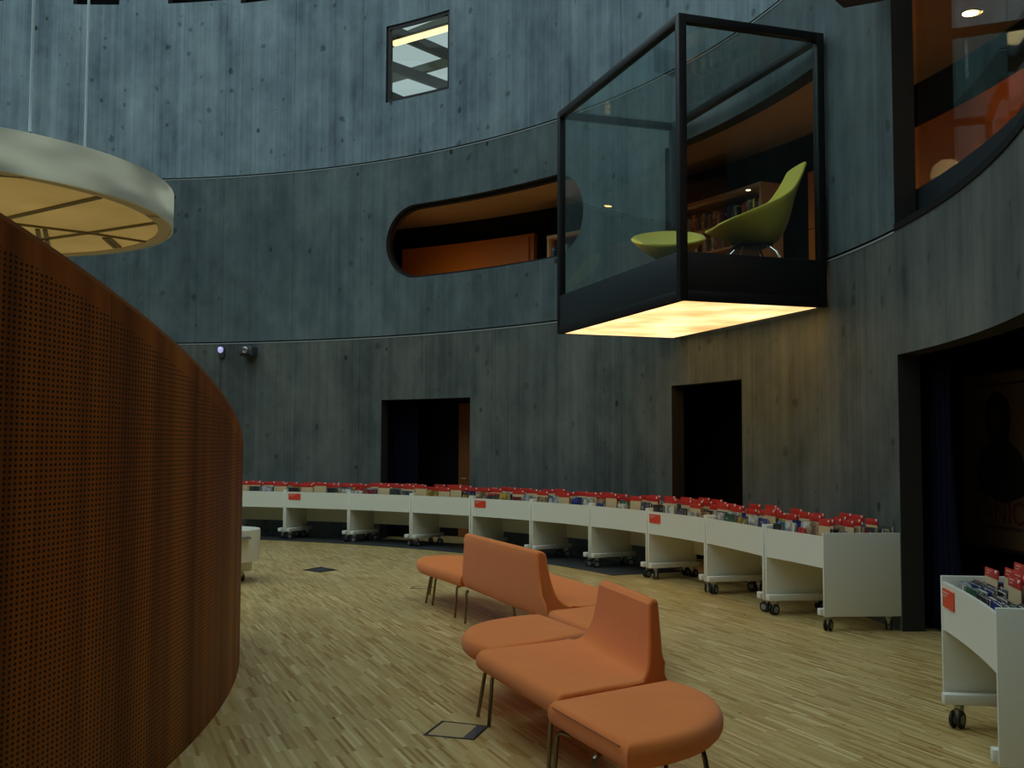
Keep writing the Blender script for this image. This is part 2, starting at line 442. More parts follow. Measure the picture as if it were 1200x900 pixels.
# ------------------------------------------------------------------ floor, roof, the rooms behind the openings
f=MB(); f.box((-6,8,-.05),(44,44,.1)); tag(f.obj('floor',M['floor']),kind='structure')
g=MB(); g.sector(10.9,RW+.2,-62,298,12.0,12.2,120); tag(g.obj('ceiling',M['ceil_white']),kind='structure')
g=MB()
for k in range(-2,3): g.box((CX+k*3.2,CY,12.25),(.16,16.8*math.cos(abs(k)*.33),.3))
for k in range(-2,3): g.box((CX,CY+k*3.2,12.28),(16.8*math.cos(abs(k)*.33),.16,.3))
tag(g.obj('trim_2',M['beam']),kind='structure')
# ground floor corridor
g=MB(); g.sector(12.5,12.65,-22,100,0,3.4,60); tag(g.obj('wall_corridor',M['blackwall']),kind='structure')
g=MB()
g.sector(RW+.2,16,-38,-37.7,3.4,6,1); g.sector(RW+.2,16,99.6,100,0,6,1); tag(g.obj('wall_ends',M['blackwall']),kind='structure')  # unseen end caps, added against sky light leaking in
g=MB(); g.sector(RW+.2,16.2,-38,100,3.40,ZB-.02,70); tag(g.obj('floor_upper',M['conc_in']),kind='structure')
g=MB(); g.sector(RW+.2,16.2,-38,100,5.87,6.1,70); tag(g.obj('ceiling_upper',M['ceil']),kind='structure')
g=MB(); g.sector(13.02,13.2,-38,100,ZB,5.87,70); tag(g.obj('wall_upper_inner',M['blackwall']),kind='structure')
# unseen lobby shell behind the viewer, added to keep stray sky light out
g=MB(); g.box((0,-8.1,2),(26,.2,4)); tag(g.obj('wall_back',M['ceil_white']),kind='structure')
g=MB(); g.box((11.5,-1.8,2),(.2,12.7,4)); tag(g.obj('wall_right',M['ceil_white']),kind='structure')
g=MB(); g.box((7.6,4.50,1.7),(7.9,.15,3.4)); tag(g.obj('wall_side',M['blackwall']),kind='structure')
g=MB(); g.box((-12,-5,2),(.2,6.3,4)); tag(g.obj('wall_left',M['ceil_white']),kind='structure')
g=MB(); g.prism([(-12,-8.2),(11.6,-8.2),(11.6,4.55),(3.6,4.55),(2.2,1.9),(1.0,.3),(-1.5,-1.2),(-4,-2.2),(-12,-2.2)],3.25,3.38); tag(g.obj('ceiling_lobby',M['ceil_white']),kind='structure')

# orange lacquered counters of the upper floor
def orange_counter(a0,a1,z1,label,grp=None):
    e=empty('orange_counter',pol((a0+a1)/2,12.93,ZB),0,label,'counter')
    inv=Matrix.Translation(-e.location)
    g=MB(); g.sector(12.90,13.0,a0,a1,ZB,z1,24); o=g.obj('front_panel',M['orange_wall'],e); o.data.transform(inv)
    g=MB(); g.sector(12.893,12.90,a0,a1,ZB+.95,ZB+.956,24); o=g.obj('panel_joint',M['black'],e); o.data.transform(inv)
    g=MB(); g.sector(12.86,12.90,a0+.4,a0+1.4,ZB+.02,z1-.06,2); o=g.obj('door_panel',M['orange_wall'],e); o.data.transform(inv)
    return e
orange_counter(50.1,63.5,5.44,'long orange lacquered counter seen through the rounded slot window')
orange_counter(-30,23.2,5.30,'orange lacquered wall unit behind the glazed gallery at upper right')

# ------------------------------------------------------------------ bookcases of the upper floor
COLS=[(.55,.05,.03),(.03,.05,.22),(.05,.05,.05),(.60,.58,.50),(.45,.30,.05),(.05,.20,.10),(.30,.03,.05),(.08,.25,.40),(.35,.22,.12),(.12,.12,.14),(.62,.40,.05),(.40,.42,.45)]
CN=['red','navy','black','cream','mustard','dark green','maroon','teal blue','brown','charcoal','yellow','grey']
def book_mesh(w,h,t,name='book',pages=True):
    """standing book: boards, spine and page block; w along x, thickness along y, foot at z=0"""
    b=MB(); k=min(.003,t*.2)
    b.box((0,-t/2+k/2,h/2),(w,k,h)); b.box((0,t/2-k/2,h/2),(w,k,h)); b.box((-w/2+k/2,0,h/2),(k,t-2*k,h))
    if pages: b.box((.002,0,h/2),(w-.010,t-2*k,h-.008),mi=1)
    return b.mesh(name,[M['cover'],M['pages']])
pb=[book_mesh(.13,.21,.028),book_mesh(.13,.19,.02),book_mesh(.14,.23,.036)]
def bookcase(a0,a1,label,nrows,where,per):
    e=empty('bookcase',pol((a0+a1)/2,12.6,ZB),0,label,'bookcase'); inv=Matrix.Translation(-e.location)
    def P(nm,fn,m=M['wood_shelf']):
        g=MB(); fn(g); o=g.obj(nm,m,e); o.data.transform(inv)
    r0,r1=12.42,12.78; top=5.22
    P('top_board',lambda g:g.sector(r0-.01,r1,a0,a1,top-.05,top,16))
    P('side_panel',lambda g:g.sector(r0,r1,a0,a0+.22,ZB,top-.05,1))
    P('side_panel',lambda g:g.sector(r0,r1,a1-.22,a1,ZB,top-.05,1))
    P('back_panel',lambda g:g.sector(r1-.02,r1,a0+.22,a1-.22,ZB,top-.05,16),M['rust'])
    zs=[ZB+.12,ZB+.50,ZB+.88,ZB+1.22]
    for z in zs: P('shelf',lambda g:g.sector(r0+.01,r1-.02,a0+.22,a1-.22,z-.03,z,16))
    rnd=random.Random(int(a0*10))
    n=0
    for ri,z in list(enumerate(zs))[::-1][:nrows]:
        th=a1-.3
        while th>a0+.5 and n<per:
            k=rnd.randrange(3); me=pb[k]; t=(.028,.02,.036)[k]+.002
            th-=R(1)*0+math.degrees(t/12.55)
            if rnd.random()<.06: th-=.25; continue
            o=bpy.data.objects.new('paperback_book',me); o.location=pol(th,12.53,z+.001); o.rotation_euler=(0,0,R(th))
            o.scale=(1,1,rnd.uniform(.92,1.12)); ci=rnd.randrange(12); o.color=(*COLS[ci],1); link(o)
            tag(o,'small %s paperback on %s shelf of %s'%(CN[ci],['lowest','lower middle','upper middle','top'][ri],where),'book','paperbacks on the upstairs bookcases, %s'%CN[ci]); n+=1
bookcase(24.9,37.5,'pale oak bookcase of paperbacks behind the lime lounge chair',2,'the bookcase behind the lime chair',125)
bookcase(38.6,46.9,'pale oak bookcase at the right end of the rounded slot window',2,'the bookcase beside the slot window',70)

# ------------------------------------------------------------------ slot window lining, upper window and the skylit room behind it
def frame_in_wall(name,a,b,z0,z1,r,w=.05,d=.06,panes=1,gm='glass_sky'):
    e=empty(name,pol((a+b)/2,r,z0)); tag(e,kind='structure'); inv=Matrix.Translation(-e.location)
    g=MB(); dw=math.degrees(w/r)
    g.sector(r,r+d,b,a,z0,z0+w,8); g.sector(r,r+d,b,a,z1-w,z1,8); g.sector(r,r+d,b,b+dw,z0+w,z1-w,1); g.sector(r,r+d,a-dw,a,z0+w,z1-w,1)
    o=g.obj('window_frame',M['frame'],e); o.data.transform(inv); o['kind']='structure'
    g=MB(); g.sector(r+.02,r+.03,b+dw,a-dw,z0+w,z1-w,8); o=g.obj('window_pane',M[gm],e); o.data.transform(inv); o['kind']='structure'
    return e
frame_in_wall('window_1',60.3,53.26,7.80,9.18,RW+.03)
g=MB()
# dark lining of the slot window
pf=mid_ops[0]; n=70; ring=[]
for i in range(n+1):
    x=.5-.5*math.cos(PI*i/n); th=pf['a']+(pf['b']-pf['a'])*x; ring.append((th,)+tuple(pf['f'](th)))
for (t0,l0,h0),(t1,l1,h1) in zip(ring,ring[1:]):
    for p0,p1,sg in ((l0,l1,1),(h0,h1,-1)):
        g.add([pol(t0,RW+.11,p0),pol(t1,RW+.11,p1),pol(t1,RW+.19,p1),pol(t0,RW+.19,p0),
               pol(t0,RW+.11,p0+sg*.05),pol(t1,RW+.11,p1+sg*.05),pol(t1,RW+.19,p1+sg*.05),pol(t0,RW+.19,p0+sg*.05)],[(0,1,5,4),(4,5,6,7),(3,2,6,7),(0,1,2,3)])
tag(g.obj('window_2',M['frame'],merge=False),kind='structure')
for a,b in ((93.4,88.9),(84.0,77.95),(76.4,71.5),(105,100),(66,61)):
    pass
g=MB(); g.sector(11.75,11.85,55,110,9.9,11.2,40); tag(g.obj('wall_clerestory',M['blackwall']),kind='structure')

# roof beams and tube light seen through the square window
rl=[]
for (x0,y0),(x1,y1),w_,h_ in (((-3.04,26.07),(-1.6,27.7),.10,.26),((-3.27,28.4),(-2.87,29.0),.10,.26),((-2.23,24.45),(-1.47,25.4),.10,.26),((-3.23,27.7),(-1.57,26.4),.14,.20),((-2.94,25.2),(-2.13,24.45),.14,.20)):
    a=Vector((x0,y0,11)); b=Vector((x1,y1,11)); d=(b-a).normalized(); a=a-d*2.5; b=b+d*3.0
    if w_>.12: a.z=b.z=11.25
    g=MB(); g.bar(a,b,w_,h_); rl.append(g.obj('roof_beam',M['beam'] if w_>.12 else M['beam_dark']))
for o,l in zip(rl,('slanting skylight beam crossing the middle of the square window','slanting skylight beam low in the square window','slanting skylight beam under the lit tube of the square window','cross beam sloping up low in the square window','cross beam sloping up high in the square window')):
    tag(o,l,'roof beam')

# ------------------------------------------------------------------ gallery at upper right: parapet, glass
e=empty('gallery_balustrade',pol(-10,11.6,ZB),0,'dark steel upstand with tall glass panes along the upper right gallery','balustrade'); inv=Matrix.Translation(-e.location)
g=MB(); g.sector(11.56,11.64,-30,2.9,ZB-.01,3.95,40); o=g.obj('upstand',M['frame_lit'],e); o.data.transform(inv)
g=MB(); g.sector(RW-.012,11.56,-30,2.0,ZB-.012,ZB+.05,40); o=g.obj('sill',M['black'],e); o.data.transform(inv)
for a,b in ((2.3,-7.35),(-7.42,-17),(-17.07,-27)):
    g=MB(); g.sector(11.59,11.602,b,a,3.93,5.85,12); o=g.obj('glass_pane',M['glass_rail'],e); o.data.transform(inv)
g=MB(); g.sector(11.60,11.66,-27,2.0,5.81,5.87,40); o=g.obj('head_rail',M['frame'],e); o.data.transform(inv)
# recessed lit downlight of the gallery ceiling
def downlight(x,y,lab):
    e=empty('ceiling_downlight',(x,y,5.87),0,lab,'ceiling light')
    g=MB(); g.lathe([(.075,-.012),(.10,-.010),(.105,0)],(0,0,0),20); g.obj('trim_ring',M['steel'],e)
    g=MB(); g.lathe([(.0001,-.0125),(.075,-.0125)],(0,0,0),20); o=g.obj('lit_lens',M['spot'],e)
    return e

# projecting timber bay whose lower corner shows at the top edge
e=empty('projecting_timber_bay',(2.9,10.1,5.70),0,'dark brown projecting bay, only its underside corner showing above the gallery','bay')
P1=Vector((3.075,9.80,0));P2=Vector((3.405,9.63,0));dv=Vector((-.165,-.22,0))*3.2
q=[P1,P2,P2+dv,P1+dv]
g=MB(); g.prism([(p.x-2.9,p.y-10.1) for p in q],0,1.4); g.obj('bay_body',M['rust'],e)
g=MB(); c0=sum(q,Vector())/4; g.prism([((p-c0)*.9+c0-Vector((2.9,10.1,0))).xy[:] for p in q],-.02,0); g.obj('soffit_panel',M['rust'],e)

# ------------------------------------------------------------------ glass box
bN=Vector((1.652,10.505,0)); e1=Vector((-.3154,.9490,0)); n1=Vector((.9490,.3154,0)); BW,BD=3.411,1.688
zb,zt=3.058,5.945; zap=3.544
box=empty('projecting_glass_box',bN+Vector((0,0,zb)),math.atan2(n1.y,n1.x),'black framed glass box projecting from the wall with a lit underside','glass box')
# local axes: x = into the wall (n1), y = along the front (e1)
def bx(nm,c,d,m,bev=.004,par=box):
    g=MB(); g.box(c,d); return g.obj(nm,m,par,bevel=bev)
H=zt-zb; w=.085
bx('post',(w/2,w/2,H/2),(w,w,H),M['frame'])
bx('post',(w/2,BW-w/2,H/2),(w,w,H),M['frame'])
bx('post',(BD-w/2,w/2,H/2),(w,w,H),M['frame'])
bx('post',(BD-w/2,BW-w/2,H/2),(w,w,H),M['frame'])
bx('top_rail',(w/2,BW/2,H-w/2),(w,BW-2*w,w),M['frame'])
bx('top_rail',(BD-w/2,BW/2,H-w/2),(w,BW-2*w,w),M['frame'])
bx('top_rail',(BD/2,w/2,H-w/2),(BD-2*w,w,w),M['frame'])
bx('top_rail',(BD/2,BW-w/2,H-w/2),(BD-2*w,w,w),M['frame'])
ha=zap-zb
bx('apron_panel',(.02,BW/2,ha/2),(.03,BW-2*w,ha),M['frame_lit'])
bx('apron_panel',(BD/2,.02,ha/2),(BD-2*w,.03,ha),M['frame'])
bx('apron_panel',(BD/2,BW-.02,ha/2),(BD-2*w,.03,ha),M['frame'])
bx('bottom_rail',(.035,BW/2,.05),(.07,BW-2*w,.10),M['frame'])
bx('bottom_rail',(BD/2,.035,.05),(BD-2*w,.07,.10),M['frame'])
bx('bottom_rail',(BD/2,BW-.035,.05),(BD-2*w,.07,.10),M['frame'])
bx('floor_slab',(BD/2,BW/2,.355),(BD-.1,BW-.1,.10),M['black'])
bx('glass_pane',(.045,BW/2,(ha+H-w)/2),(.012,BW-2*w,H-w-ha),M['glass'],0)
bx('glass_pane',(BD/2,.045,(ha+H-w)/2),(BD-2*w,.012,H-w-ha),M['glass'],0)
bx('glass_pane',(BD/2,BW-.045,(ha+H-w)/2),(BD-2*w,.012,H-w-ha),M['glass'],0)
bx('glass_roof',(BD/2,BW/2,H-.03),(BD-2*w,BW-2*w,.012),M['glass'],0)
for c in (BW*.25+.035,BW*.75-.035):
    bx('light_panel',(BD/2,c,.008),(BD-.15,BW/2-.088,.012),M['lightpanel'],0)['label']='glowing warm white panel under the glass box'

# ------------------------------------------------------------------ lime lounge chair and footstool
def shell(prof,hw,rim,name,m,parent,thick=.03,nu=30,nv=18,pw=2.4):
    """upholstered shell: centre line, half width and raised rim line, all as side-view points"""
    vs=[];fs=[]
    def samp(A,t):
        x=t*(len(A)-1); i=min(int(x),len(A)-2); f=x-i
        def c(j): return A[max(0,min(len(A)-1,j))]
        def cr(a,b,c_,d): return .5*((2*b)+(-a+c_)*f+(2*a-5*b+4*c_-d)*f*f+(-a+3*b-3*c_+d)*f**3)
        k=(c(i-1),c(i),c(i+1),c(i+2))
        return tuple(cr(*q) for q in zip(*k)) if isinstance(A[0],tuple) else cr(*k)
    for i in range(nu+1):
        t=i/nu; x,z=samp(prof,t); rx,rz=samp(rim,t); w_=samp(hw,t)
        for j in range(nv+1):
            s=-1+2*j/nv; k=abs(s)**pw
            vs.append((x+(rx-x)*k, w_*math.copysign(abs(s)**.85,s), z+(rz-z)*k))
    for i in range(nu):
        for j in range(nv):
            a=i*(nv+1)+j; fs.append((a,a+1,a+nv+2,a+nv+1))
    g=MB(); g.add(vs,fs); o=g.obj(name,m,parent,smooth=60)
    md=o.modifiers.new('thick','SOLIDIFY'); md.thickness=thick; md.offset=0
    md=o.modifiers.new('sub','SUBSURF'); md.levels=1; md.render_levels=1
    return o
FZ=zb+.41
ch=empty('lounge_chair',(2.57,11.42,FZ),R(190),'lime green winged high-back lounge chair inside the projecting glass box','lounge chair')
# local: x forward
shell([(.47,.46),(.32,.40),(.08,.34),(-.12,.31),(-.26,.36),(-.36,.56),(-.42,.82),(-.48,1.02),(-.53,1.20)],
      [.20,.34,.38,.38,.36,.33,.30,.27,.23],
      [(.46,.47),(.36,.52),(.20,.59),(.05,.66),(-.08,.72),(-.20,.78),(-.34,.88),(-.45,1.04),(-.52,1.18)],'seat_shell',M['lime'],ch)
g=MB(); g.lathe([(.0001,-.04),(.22,-.035),(.27,0),(.25,.035),(.0001,.05)],(.12,0,.43),28,sx=1.15); g.obj('seat_cushion',M['lime'],ch)
g=MB(); g.box((0,0,.30),(.34,.30,.03)); g.obj('seat_plate',M['frame'],ch,bevel=.004)
for sx,sy in ((1,1),(1,-1),(-1,1),(-1,-1)):
    g=MB(); g.tube([(.12*sx,.10*sy,.30),(.19*sx,.17*sy,.22),(.27*sx,.25*sy,0)],.012,10); g.obj('leg',M['chrome'],ch)
ft=empty('footstool',(1.71,11.68,FZ+.02),R(20),'low lime green dished footstool in front of the lime lounge chair','footstool')
g=MB(); g.lathe([(.0001,.18),(.14,.18),(.30,.28),(.415,.385),(.43,.405),(.415,.42),(.33,.39),(.20,.365),(.0001,.355)],(0,0,0),40,sx=1.0,sy=.72); o=g.obj('seat_shell',M['lime'],ft,smooth=70)
for v in o.data.vertices: v.co.z+= .15*v.co.x + .40*v.co.y
for sx,sy in ((1,1),(1,-1),(-1,1),(-1,-1)):
    g=MB(); g.tube([(.10*sx,.07*sy,.20),(.24*sx,.18*sy,0)],.011,10); g.obj('leg',M['chrome'],ft)

# ------------------------------------------------------------------ wall devices
e=empty('wall_lamp',pol(77.61,RW-.06,3.38),R(77.61),'tiny pale blue glowing lamp high on the far left wall','wall light')
g=MB(); g.box((.03,0,0),(.06,.10,.20)); g.obj('housing',M['device'],e,bevel=.01)
g=MB(); g.lathe([(.0001,-.05),(.04,-.03),(.055,.02),(.04,.06),(.0001,.075)],(-.03,0,.03),16); g.obj('glass_bulb',M['devlight'],e)
e=empty('wall_projector',pol(74.6,RW-.12,3.38),R(74.6),'dark boxy wall projector with round lens under the joint line','projector')
g=MB(); g.box((0,0,0),(.22,.26,.18)); g.obj('housing',M['device'],e,bevel=.012)
Ax=Matrix.Rotation(-PI/2,3,'Y')
g=MB(); g.lathe([(.055,0),(.06,.03),(.045,.035),(.045,.01),(.0001,.005)],(-.11,0,.015),20,axis=Ax); g.obj('lens_ring',M['steel'],e)
g=MB(); g.box((-.112,.0,-.065),(.012,.22,.03)); g.obj('front_grille',M['frame'],e)

# ------------------------------------------------------------------ door things: wooden leaf in door 1, curtains
e=empty('wooden_door_leaf',pol(56.05,12.44,0),R(56.05),'brown wooden door leaf seen at the right side of the left doorway','door')
g=MB(); g.box((0,-.42,1.2),(.05,.84,2.40)); g.obj('leaf',mat('orange_brown_door_veneer',(.26,.085,.018),.5),e,bevel=.004)
g=MB(); g.tube([(-.03,-.10,1.05),(-.075,-.10,1.05),(-.075,-.20,1.05)],.009,8); g.obj('handle',M['steel'],e)
def curtain(a0,a1,r,z1,label,n=90,amp=.045,waves=7,flare=.0,flip=False):
    e=empty('hanging_curtain',pol((a0+a1)/2,r,0),0,label,'curtain'); g=MB(); vs=[];fs=[]; nz=14
    for j in range(nz+1):
        z=.02+(z1-.04)*j/nz
        for i in range(n+1):
            t=i/n; k=1-j/nz
            th=a0+(a1-a0)*t - flare*k**3*(t**2)
            rr=r+amp*(.6+.5*k)*math.sin(t*waves*2*PI+.6*math.sin(k*3+t*5))
            vs.append(pol(th,rr,z)-e.location)
    for j in range(nz):
        for i in range(n):
            a=j*(n+1)+i; fs.append((a,a+1,a+n+2,a+n+1))
    g.add(vs,fs); o=g.obj('drape',M['curtain'],e,smooth=70)
    md=o.modifiers.new('thick','SOLIDIFY'); md.thickness=.006
    g=MB(); g.sector(r-.02,r+.02,a0-.1 if a0<a1 else a1-.1,a1+.1 if a0<a1 else a0+.1,z1-.02,z1+.015,10); o=g.obj('curtain_rail',M['frame'],e)
    o.data.transform(Matrix.Translation(-e.location))
    return e
curtain(4.4,.5,11.69,2.46,'navy velvet curtain bunched at the left side of the wide dark doorway',flare=.8,amp=.05)
curtain(62.5,58.3,11.85,2.5,'very dark navy curtain behind the left edge of the left doorway',amp=.03)

# film poster on the corridor wall
e=empty('film_poster',pol(4.1,12.47,.70),R(4.1),'brown film poster with a bearded figure and the word PANIC, in the dark doorway','poster')
g=MB(); g.box((0,0,.80),(.02,1.24,1.62)); g.obj('poster_sheet',M['poster'],e)
g=MB()
for c,d in (((0,.63,.80),(.03,.03,1.66)),((0,-.63,.80),(.03,.03,1.66)),((0,0,1.625),(.03,1.29,.03)),((0,0,-.025),(.03,1.29,.03))): g.box(c,d)
g.obj('poster_frame',M['rust'],e)
def flatpoly(pts,nm,m,x=-.0125):
    g=MB(); n=len(pts); vs=[(x,-a,b) for a,b in pts]+[(x+.002,-a,b) for a,b in pts]
    g.add(vs,[tuple(range(n)),tuple(reversed(range(n,2*n)))]+[(i,(i+1)%n,n+(i+1)%n,n+i) for i in range(n)]); return g.obj(nm,m,e)
flatpoly([(-.36,.50),(-.40,.72),(-.34,.88),(-.22,.93),(-.14,.98),(-.20,1.08),(-.21,1.22),(-.17,1.36),(-.06,1.43),(.08,1.43),(.20,1.36),(.25,1.22),(.22,1.06),(.20,.98),(.32,.92),(.43,.84),(.48,.64),(.44,.48),(.1,.40)],'printed_figure',M['poster_dark'])
flatpoly([(-.11,1.08),(-.12,1.24),(-.04,1.31),(.06,1.30),(.10,1.22),(.08,1.10)],'printed_face',M['poster_mid'],-.0145)
flatpoly([(-.50,1.50),(.50,1.50),(.50,1.515),(-.50,1.515)],'printed_line',M['poster_dark'])
flatpoly([(-.25,.16),(.40,.16),(.40,.19),(-.25,.19)],'printed_line',M['poster_mid'])
def text(txt,size,nm,m,parent,loc,M3,extr=.001):
    cu=bpy.data.curves.new(nm,'FONT'); cu.body=txt; cu.size=size; cu.extrude=extr; cu.align_x='CENTER'; cu.space_character=1.02
    tmp=bpy.data.objects.new(nm+'_tmp',cu); COL.objects.link(tmp)
    dg=bpy.context.evaluated_depsgraph_get(); me=bpy.data.meshes.new_from_object(tmp.evaluated_get(dg)); COL.objects.unlink(tmp); bpy.data.objects.remove(tmp)
    me.transform(M3.to_4x4()); me.materials.clear(); me.materials.append(m)
    o=bpy.data.objects.new(nm,me); o.location=loc; return link(o,parent)
TM=Matrix(((0,0,-1),(-1,0,0),(0,1,0)))
text('PANIC',.30,'printed_title',M['poster_red'],e,(-.013,0,.22),TM)

# ------------------------------------------------------------------ browser trolleys
RT=10.45
def TP(a,r,z): return (r*math.sin(a), r*math.cos(a)-RT, z)
HALF=R(3.70)-.0008
def tsec(g,r0,r1,a0,a1,z0,z1,n=8): g.sector(r0,r1,a0,a1,z0,z1,n,deg=False,fn=TP)
def tmesh(fn,name,m,**k):
    g=MB(); fn(g); return g.mesh(name,m,**k)
pt=.028/RT
TH,DP=.86,.69
side_me=[tmesh(lambda g,s=s:tsec(g,RT,RT+DP,s*HALF-(pt if s>0 else 0),s*HALF+(pt if s<0 else 0),.13,TH,1),'side_panel',M['white'],bevel=.003) for s in (-1,1)]
front_me=tmesh(lambda g:tsec(g,RT+.004,RT+.024,-HALF+pt,HALF-pt,.55,.825,10),'front_panel',M['white'])
back_me=tmesh(lambda g:tsec(g,RT+DP-.035,RT+DP-.015,-HALF+pt,HALF-pt,.28,TH-.02,10),'back_panel',M['white'])
bin_me=tmesh(lambda g:tsec(g,RT+.024,RT+DP-.035,-HALF+pt,HALF-pt,.60,.62,10),'bin_floor',M['white'])
def rail(g,s):
    a=s*(HALF-pt-.002); tsec(g,RT-.02,RT+DP-.01,min(a,a-s*.07/RT),max(a,a-s*.07/RT),.135,.195,1)
rail_me=[tmesh(lambda g,s=s:rail(g,s),'foot_rail',M['white_dull'],bevel=.006) for s in (-1,1)]
def caster_meshes():
    g=MB(); g.lathe([(.028,.112),(.028,.135),(.012,.138)],(0,0,0),14); g.box((0,.012,.085),(.030,.05,.055)); g.box((0,-.006,.10),(.046,.03,.02))
    a=g.mesh('caster_housing',M['steel'],bevel=.003)
    g=MB(); Ay=Matrix.Rotation(PI/2,3,'Y')
    for x in (-.022,.022):
        g.lathe([(.030,-.010),(.046,-.009),(.0505,-.004),(.0505,.004),(.046,.009),(.030,.010)],(x,.022,.051),22,axis=Ay)
        g.lathe([(.0001,-.011),(.029,-.011),(.029,.011),(.0001,.011)],(x,.022,.051),16,axis=Ay,mi=1)
    b=g.mesh('wheel',[M['tyre'],M['hubgrey']]); return a,b
cas_me,whl_me=caster_meshes()
div_me=tmesh(lambda g:[tsec(g,RT+.024,RT+DP-.035,a-.004/RT,a+.004/RT,.62,.78,1) for a in [R(3.6)*k/5*2-R(3.6) for k in range(1,5)]],'column_divider',M['white'])
def add(me,nm,parent,loc=(0,0,0),rz=0):
    o=bpy.data.objects.new(nm,me); o.location=loc; o.rotation_euler=(0,0,rz); return link(o,parent)
signg=MB(); 
def sign_me(a0,a1):
    return tmesh(lambda g:tsec(g,RT-.004,RT+.004,a0,a1,.69,.795,3),'sign_plate',M['redsign'])
TN=['first','second','third','fourth','fifth','sixth','seventh','eighth','ninth','tenth']
def trolley(fr,label,sign=None,rng=None):
    p,rz,shrink=fr; e=empty('browser_trolley',p,rz,label,'browser trolley','white curved browser trolleys')
    if abs(shrink-1)>.02: e.scale=(shrink,1,1)
    for i,s in enumerate((-1,1)):
        add(side_me[i],'side_panel',e); add(rail_me[i],'foot_rail',e)
        for rr in (.07,DP-.09):
            c=TP(s*(HALF-.075/RT),RT+rr,0)
            k=add(cas_me,'caster',e,c,rng.uniform(-1.2,1.2)+(PI if rr<.2 else 0)); add(whl_me,'wheel',k)
    add(front_me,'front_panel',e); add(back_me,'back_panel',e); add(bin_me,'bin_floor',e); add(div_me,'column_divider',e)
    if sign is not None:
        a0=sign; sp=add(sign_me(a0,a0+.245/RT),'sign_plate',e); sp['label']='small red sign plate on the white front panel'
        g=MB()
        for k,(z,L) in enumerate(((.770,.11),(.752,.07))):
            x=0
            rr_=random.Random(3+k)
            while x<L:
                l=rr_.uniform(.008,.02); a=a0+(.02+x)/RT; tsec(g,RT-.0055,RT-.004,a,a+l/RT,z,z+.009,1); x+=l+.005
        g.obj('sign_text',M['signtext'],sp)
    return e
rng=random.Random(5)
SKEW=.19
CH=2*RT*math.sin(R(3.7)); SAG=RT*(1-math.cos(R(3.7)))
def frame_of(pL,pR):
    """place of a trolley from the two ends of its front edge (left and right as seen from the hall)"""
    d=(pR-pL); d.z=0; L=d.length; d=d/L; n=Vector((-d.y,d.x,0))
    return ((pL+pR)/2+n*SAG, math.atan2(d.y,d.x), L/CH)
# angles of the joints between trolleys (degrees), from the right end leftwards
J=[7.75,15.95,23.7,31.15,38.5,46.0,53.2,60.55,67.85,75.2]
slots=[]
for i in range(9):
    a,b=J[i],J[i+1]; slots.append(frame_of(pol(b,RT),pol(a,RT)))
TR=[frame_of(pol(J[0]-.16,RT),Vector((2.745,9.53,0)))]+slots
names=['rightmost','second','third','fourth','fifth','sixth','seventh','eighth','ninth','tenth']
signs={0:None,3:R(-3.45),6:R(-3.45) ,9:R(-3.4),8:R(-3.45)}
signs={3:(23.53,31.15,23.7),6:(45.56,53.2,46.0),8:(67.41,67.85,60.55)}
trol=[]
where=[]
for i,fr in enumerate(TR):
    sg=None
    if i==3: sg=R(27.4-27.4)+R(-3.7)*0+R(3.70)-R(1.95)
    lab=('rightmost white browser trolley of the curved row, showing its whole end panel' if i==0 else
         '%s white browser trolley from the right end of the curved row'%names[i])
    # red signs sit on three fronts, near the left joint of each
    if i in (3,6,9): pass
    sgn=None
    if i==2: sgn=-HALF+pt+.02/RT      # sign right of the joint at 23.7 degrees
    if i==5: sgn=-HALF+pt+.05/RT
    if i==8: sgn=-HALF+pt+.05/RT
    if sgn is not None: lab='%s white browser trolley from the right end, with red sign'%names[i]
    trol.append(trolley(fr,lab,sgn,rng))
    if i==0:      # the end unit is skewed so that its side lies against its neighbour
        for c in list(trol[0].children):
            if c.location.length>1e-6: c.location.x+=SKEW*(c.location.y+SAG)
            else:
                c.data=c.data.copy()
                for v in c.data.vertices: v.co.x+=SKEW*(v.co.y+SAG)
    where.append('rightmost trolley' if i==0 else '%s trolley from right end'%names[i])
NF=frame_of(Vector((2.525,6.40,0)),Vector((2.262,5.075,0)))
near=trolley(NF,'nearest white browser trolley with a red sign, cut by the right edge',-HALF+pt+.03/RT,rng)
for c in near.children:
    pass
# books and divider cards
album=[book_mesh(.215,.285,.012,'comic_album'),book_mesh(.225,.30,.018,'comic_album'),book_mesh(.19,.27,.024,'comic_album')]
def card_meshes():
    g=MB(); g.box((0,0,.18),(.255,.005,.36)); g.box((0,0,.10),(.20,.006,.02)); a=g.mesh('divider_card',M['tancard'],bevel=.0015)
    g=MB(); g.box((0,0,.332),(.257,.0075,.060)); b=g.mesh('header_strip',M['red'],bevel=.001)
    g=MB(); g.lathe([(.0001,-.006),(.012,-.006),(.012,.006),(.0001,.006)],(.100,-.004,.350),12,axis=Matrix.Rotation(PI/2,3,'X')); c=g.mesh('round_tab',M['tab'])
    g=MB()
    for k in range(5): g.box((-.085+k*.02,-.0046,.345),(.014,.001,.008))
    g.box((-.06,-.0046,.325),(.05,.001,.005)); d=g.mesh('card_text',M['signtext'])
    return a,b,c,d
cd,hd,rt,ct=card_meshes()
ORD=['left','second left','middle','second right','right']
n_books=0; stuff=MB(); stuffcols=[]
def put(me,nm,base,rz,lean,scale=(1,1,1)):
    o=bpy.data.objects.new(nm,me); o.matrix_world=Matrix.Translation(base)@Matrix.Rotation(rz,4,'Z')@Matrix.Rotation(lean,4,'X')@Matrix.Diagonal((*scale,1)); 
    link(o); return o
rb=random.Random(21)
POS=['front','second','third','fourth','fifth','sixth','seventh','eighth']
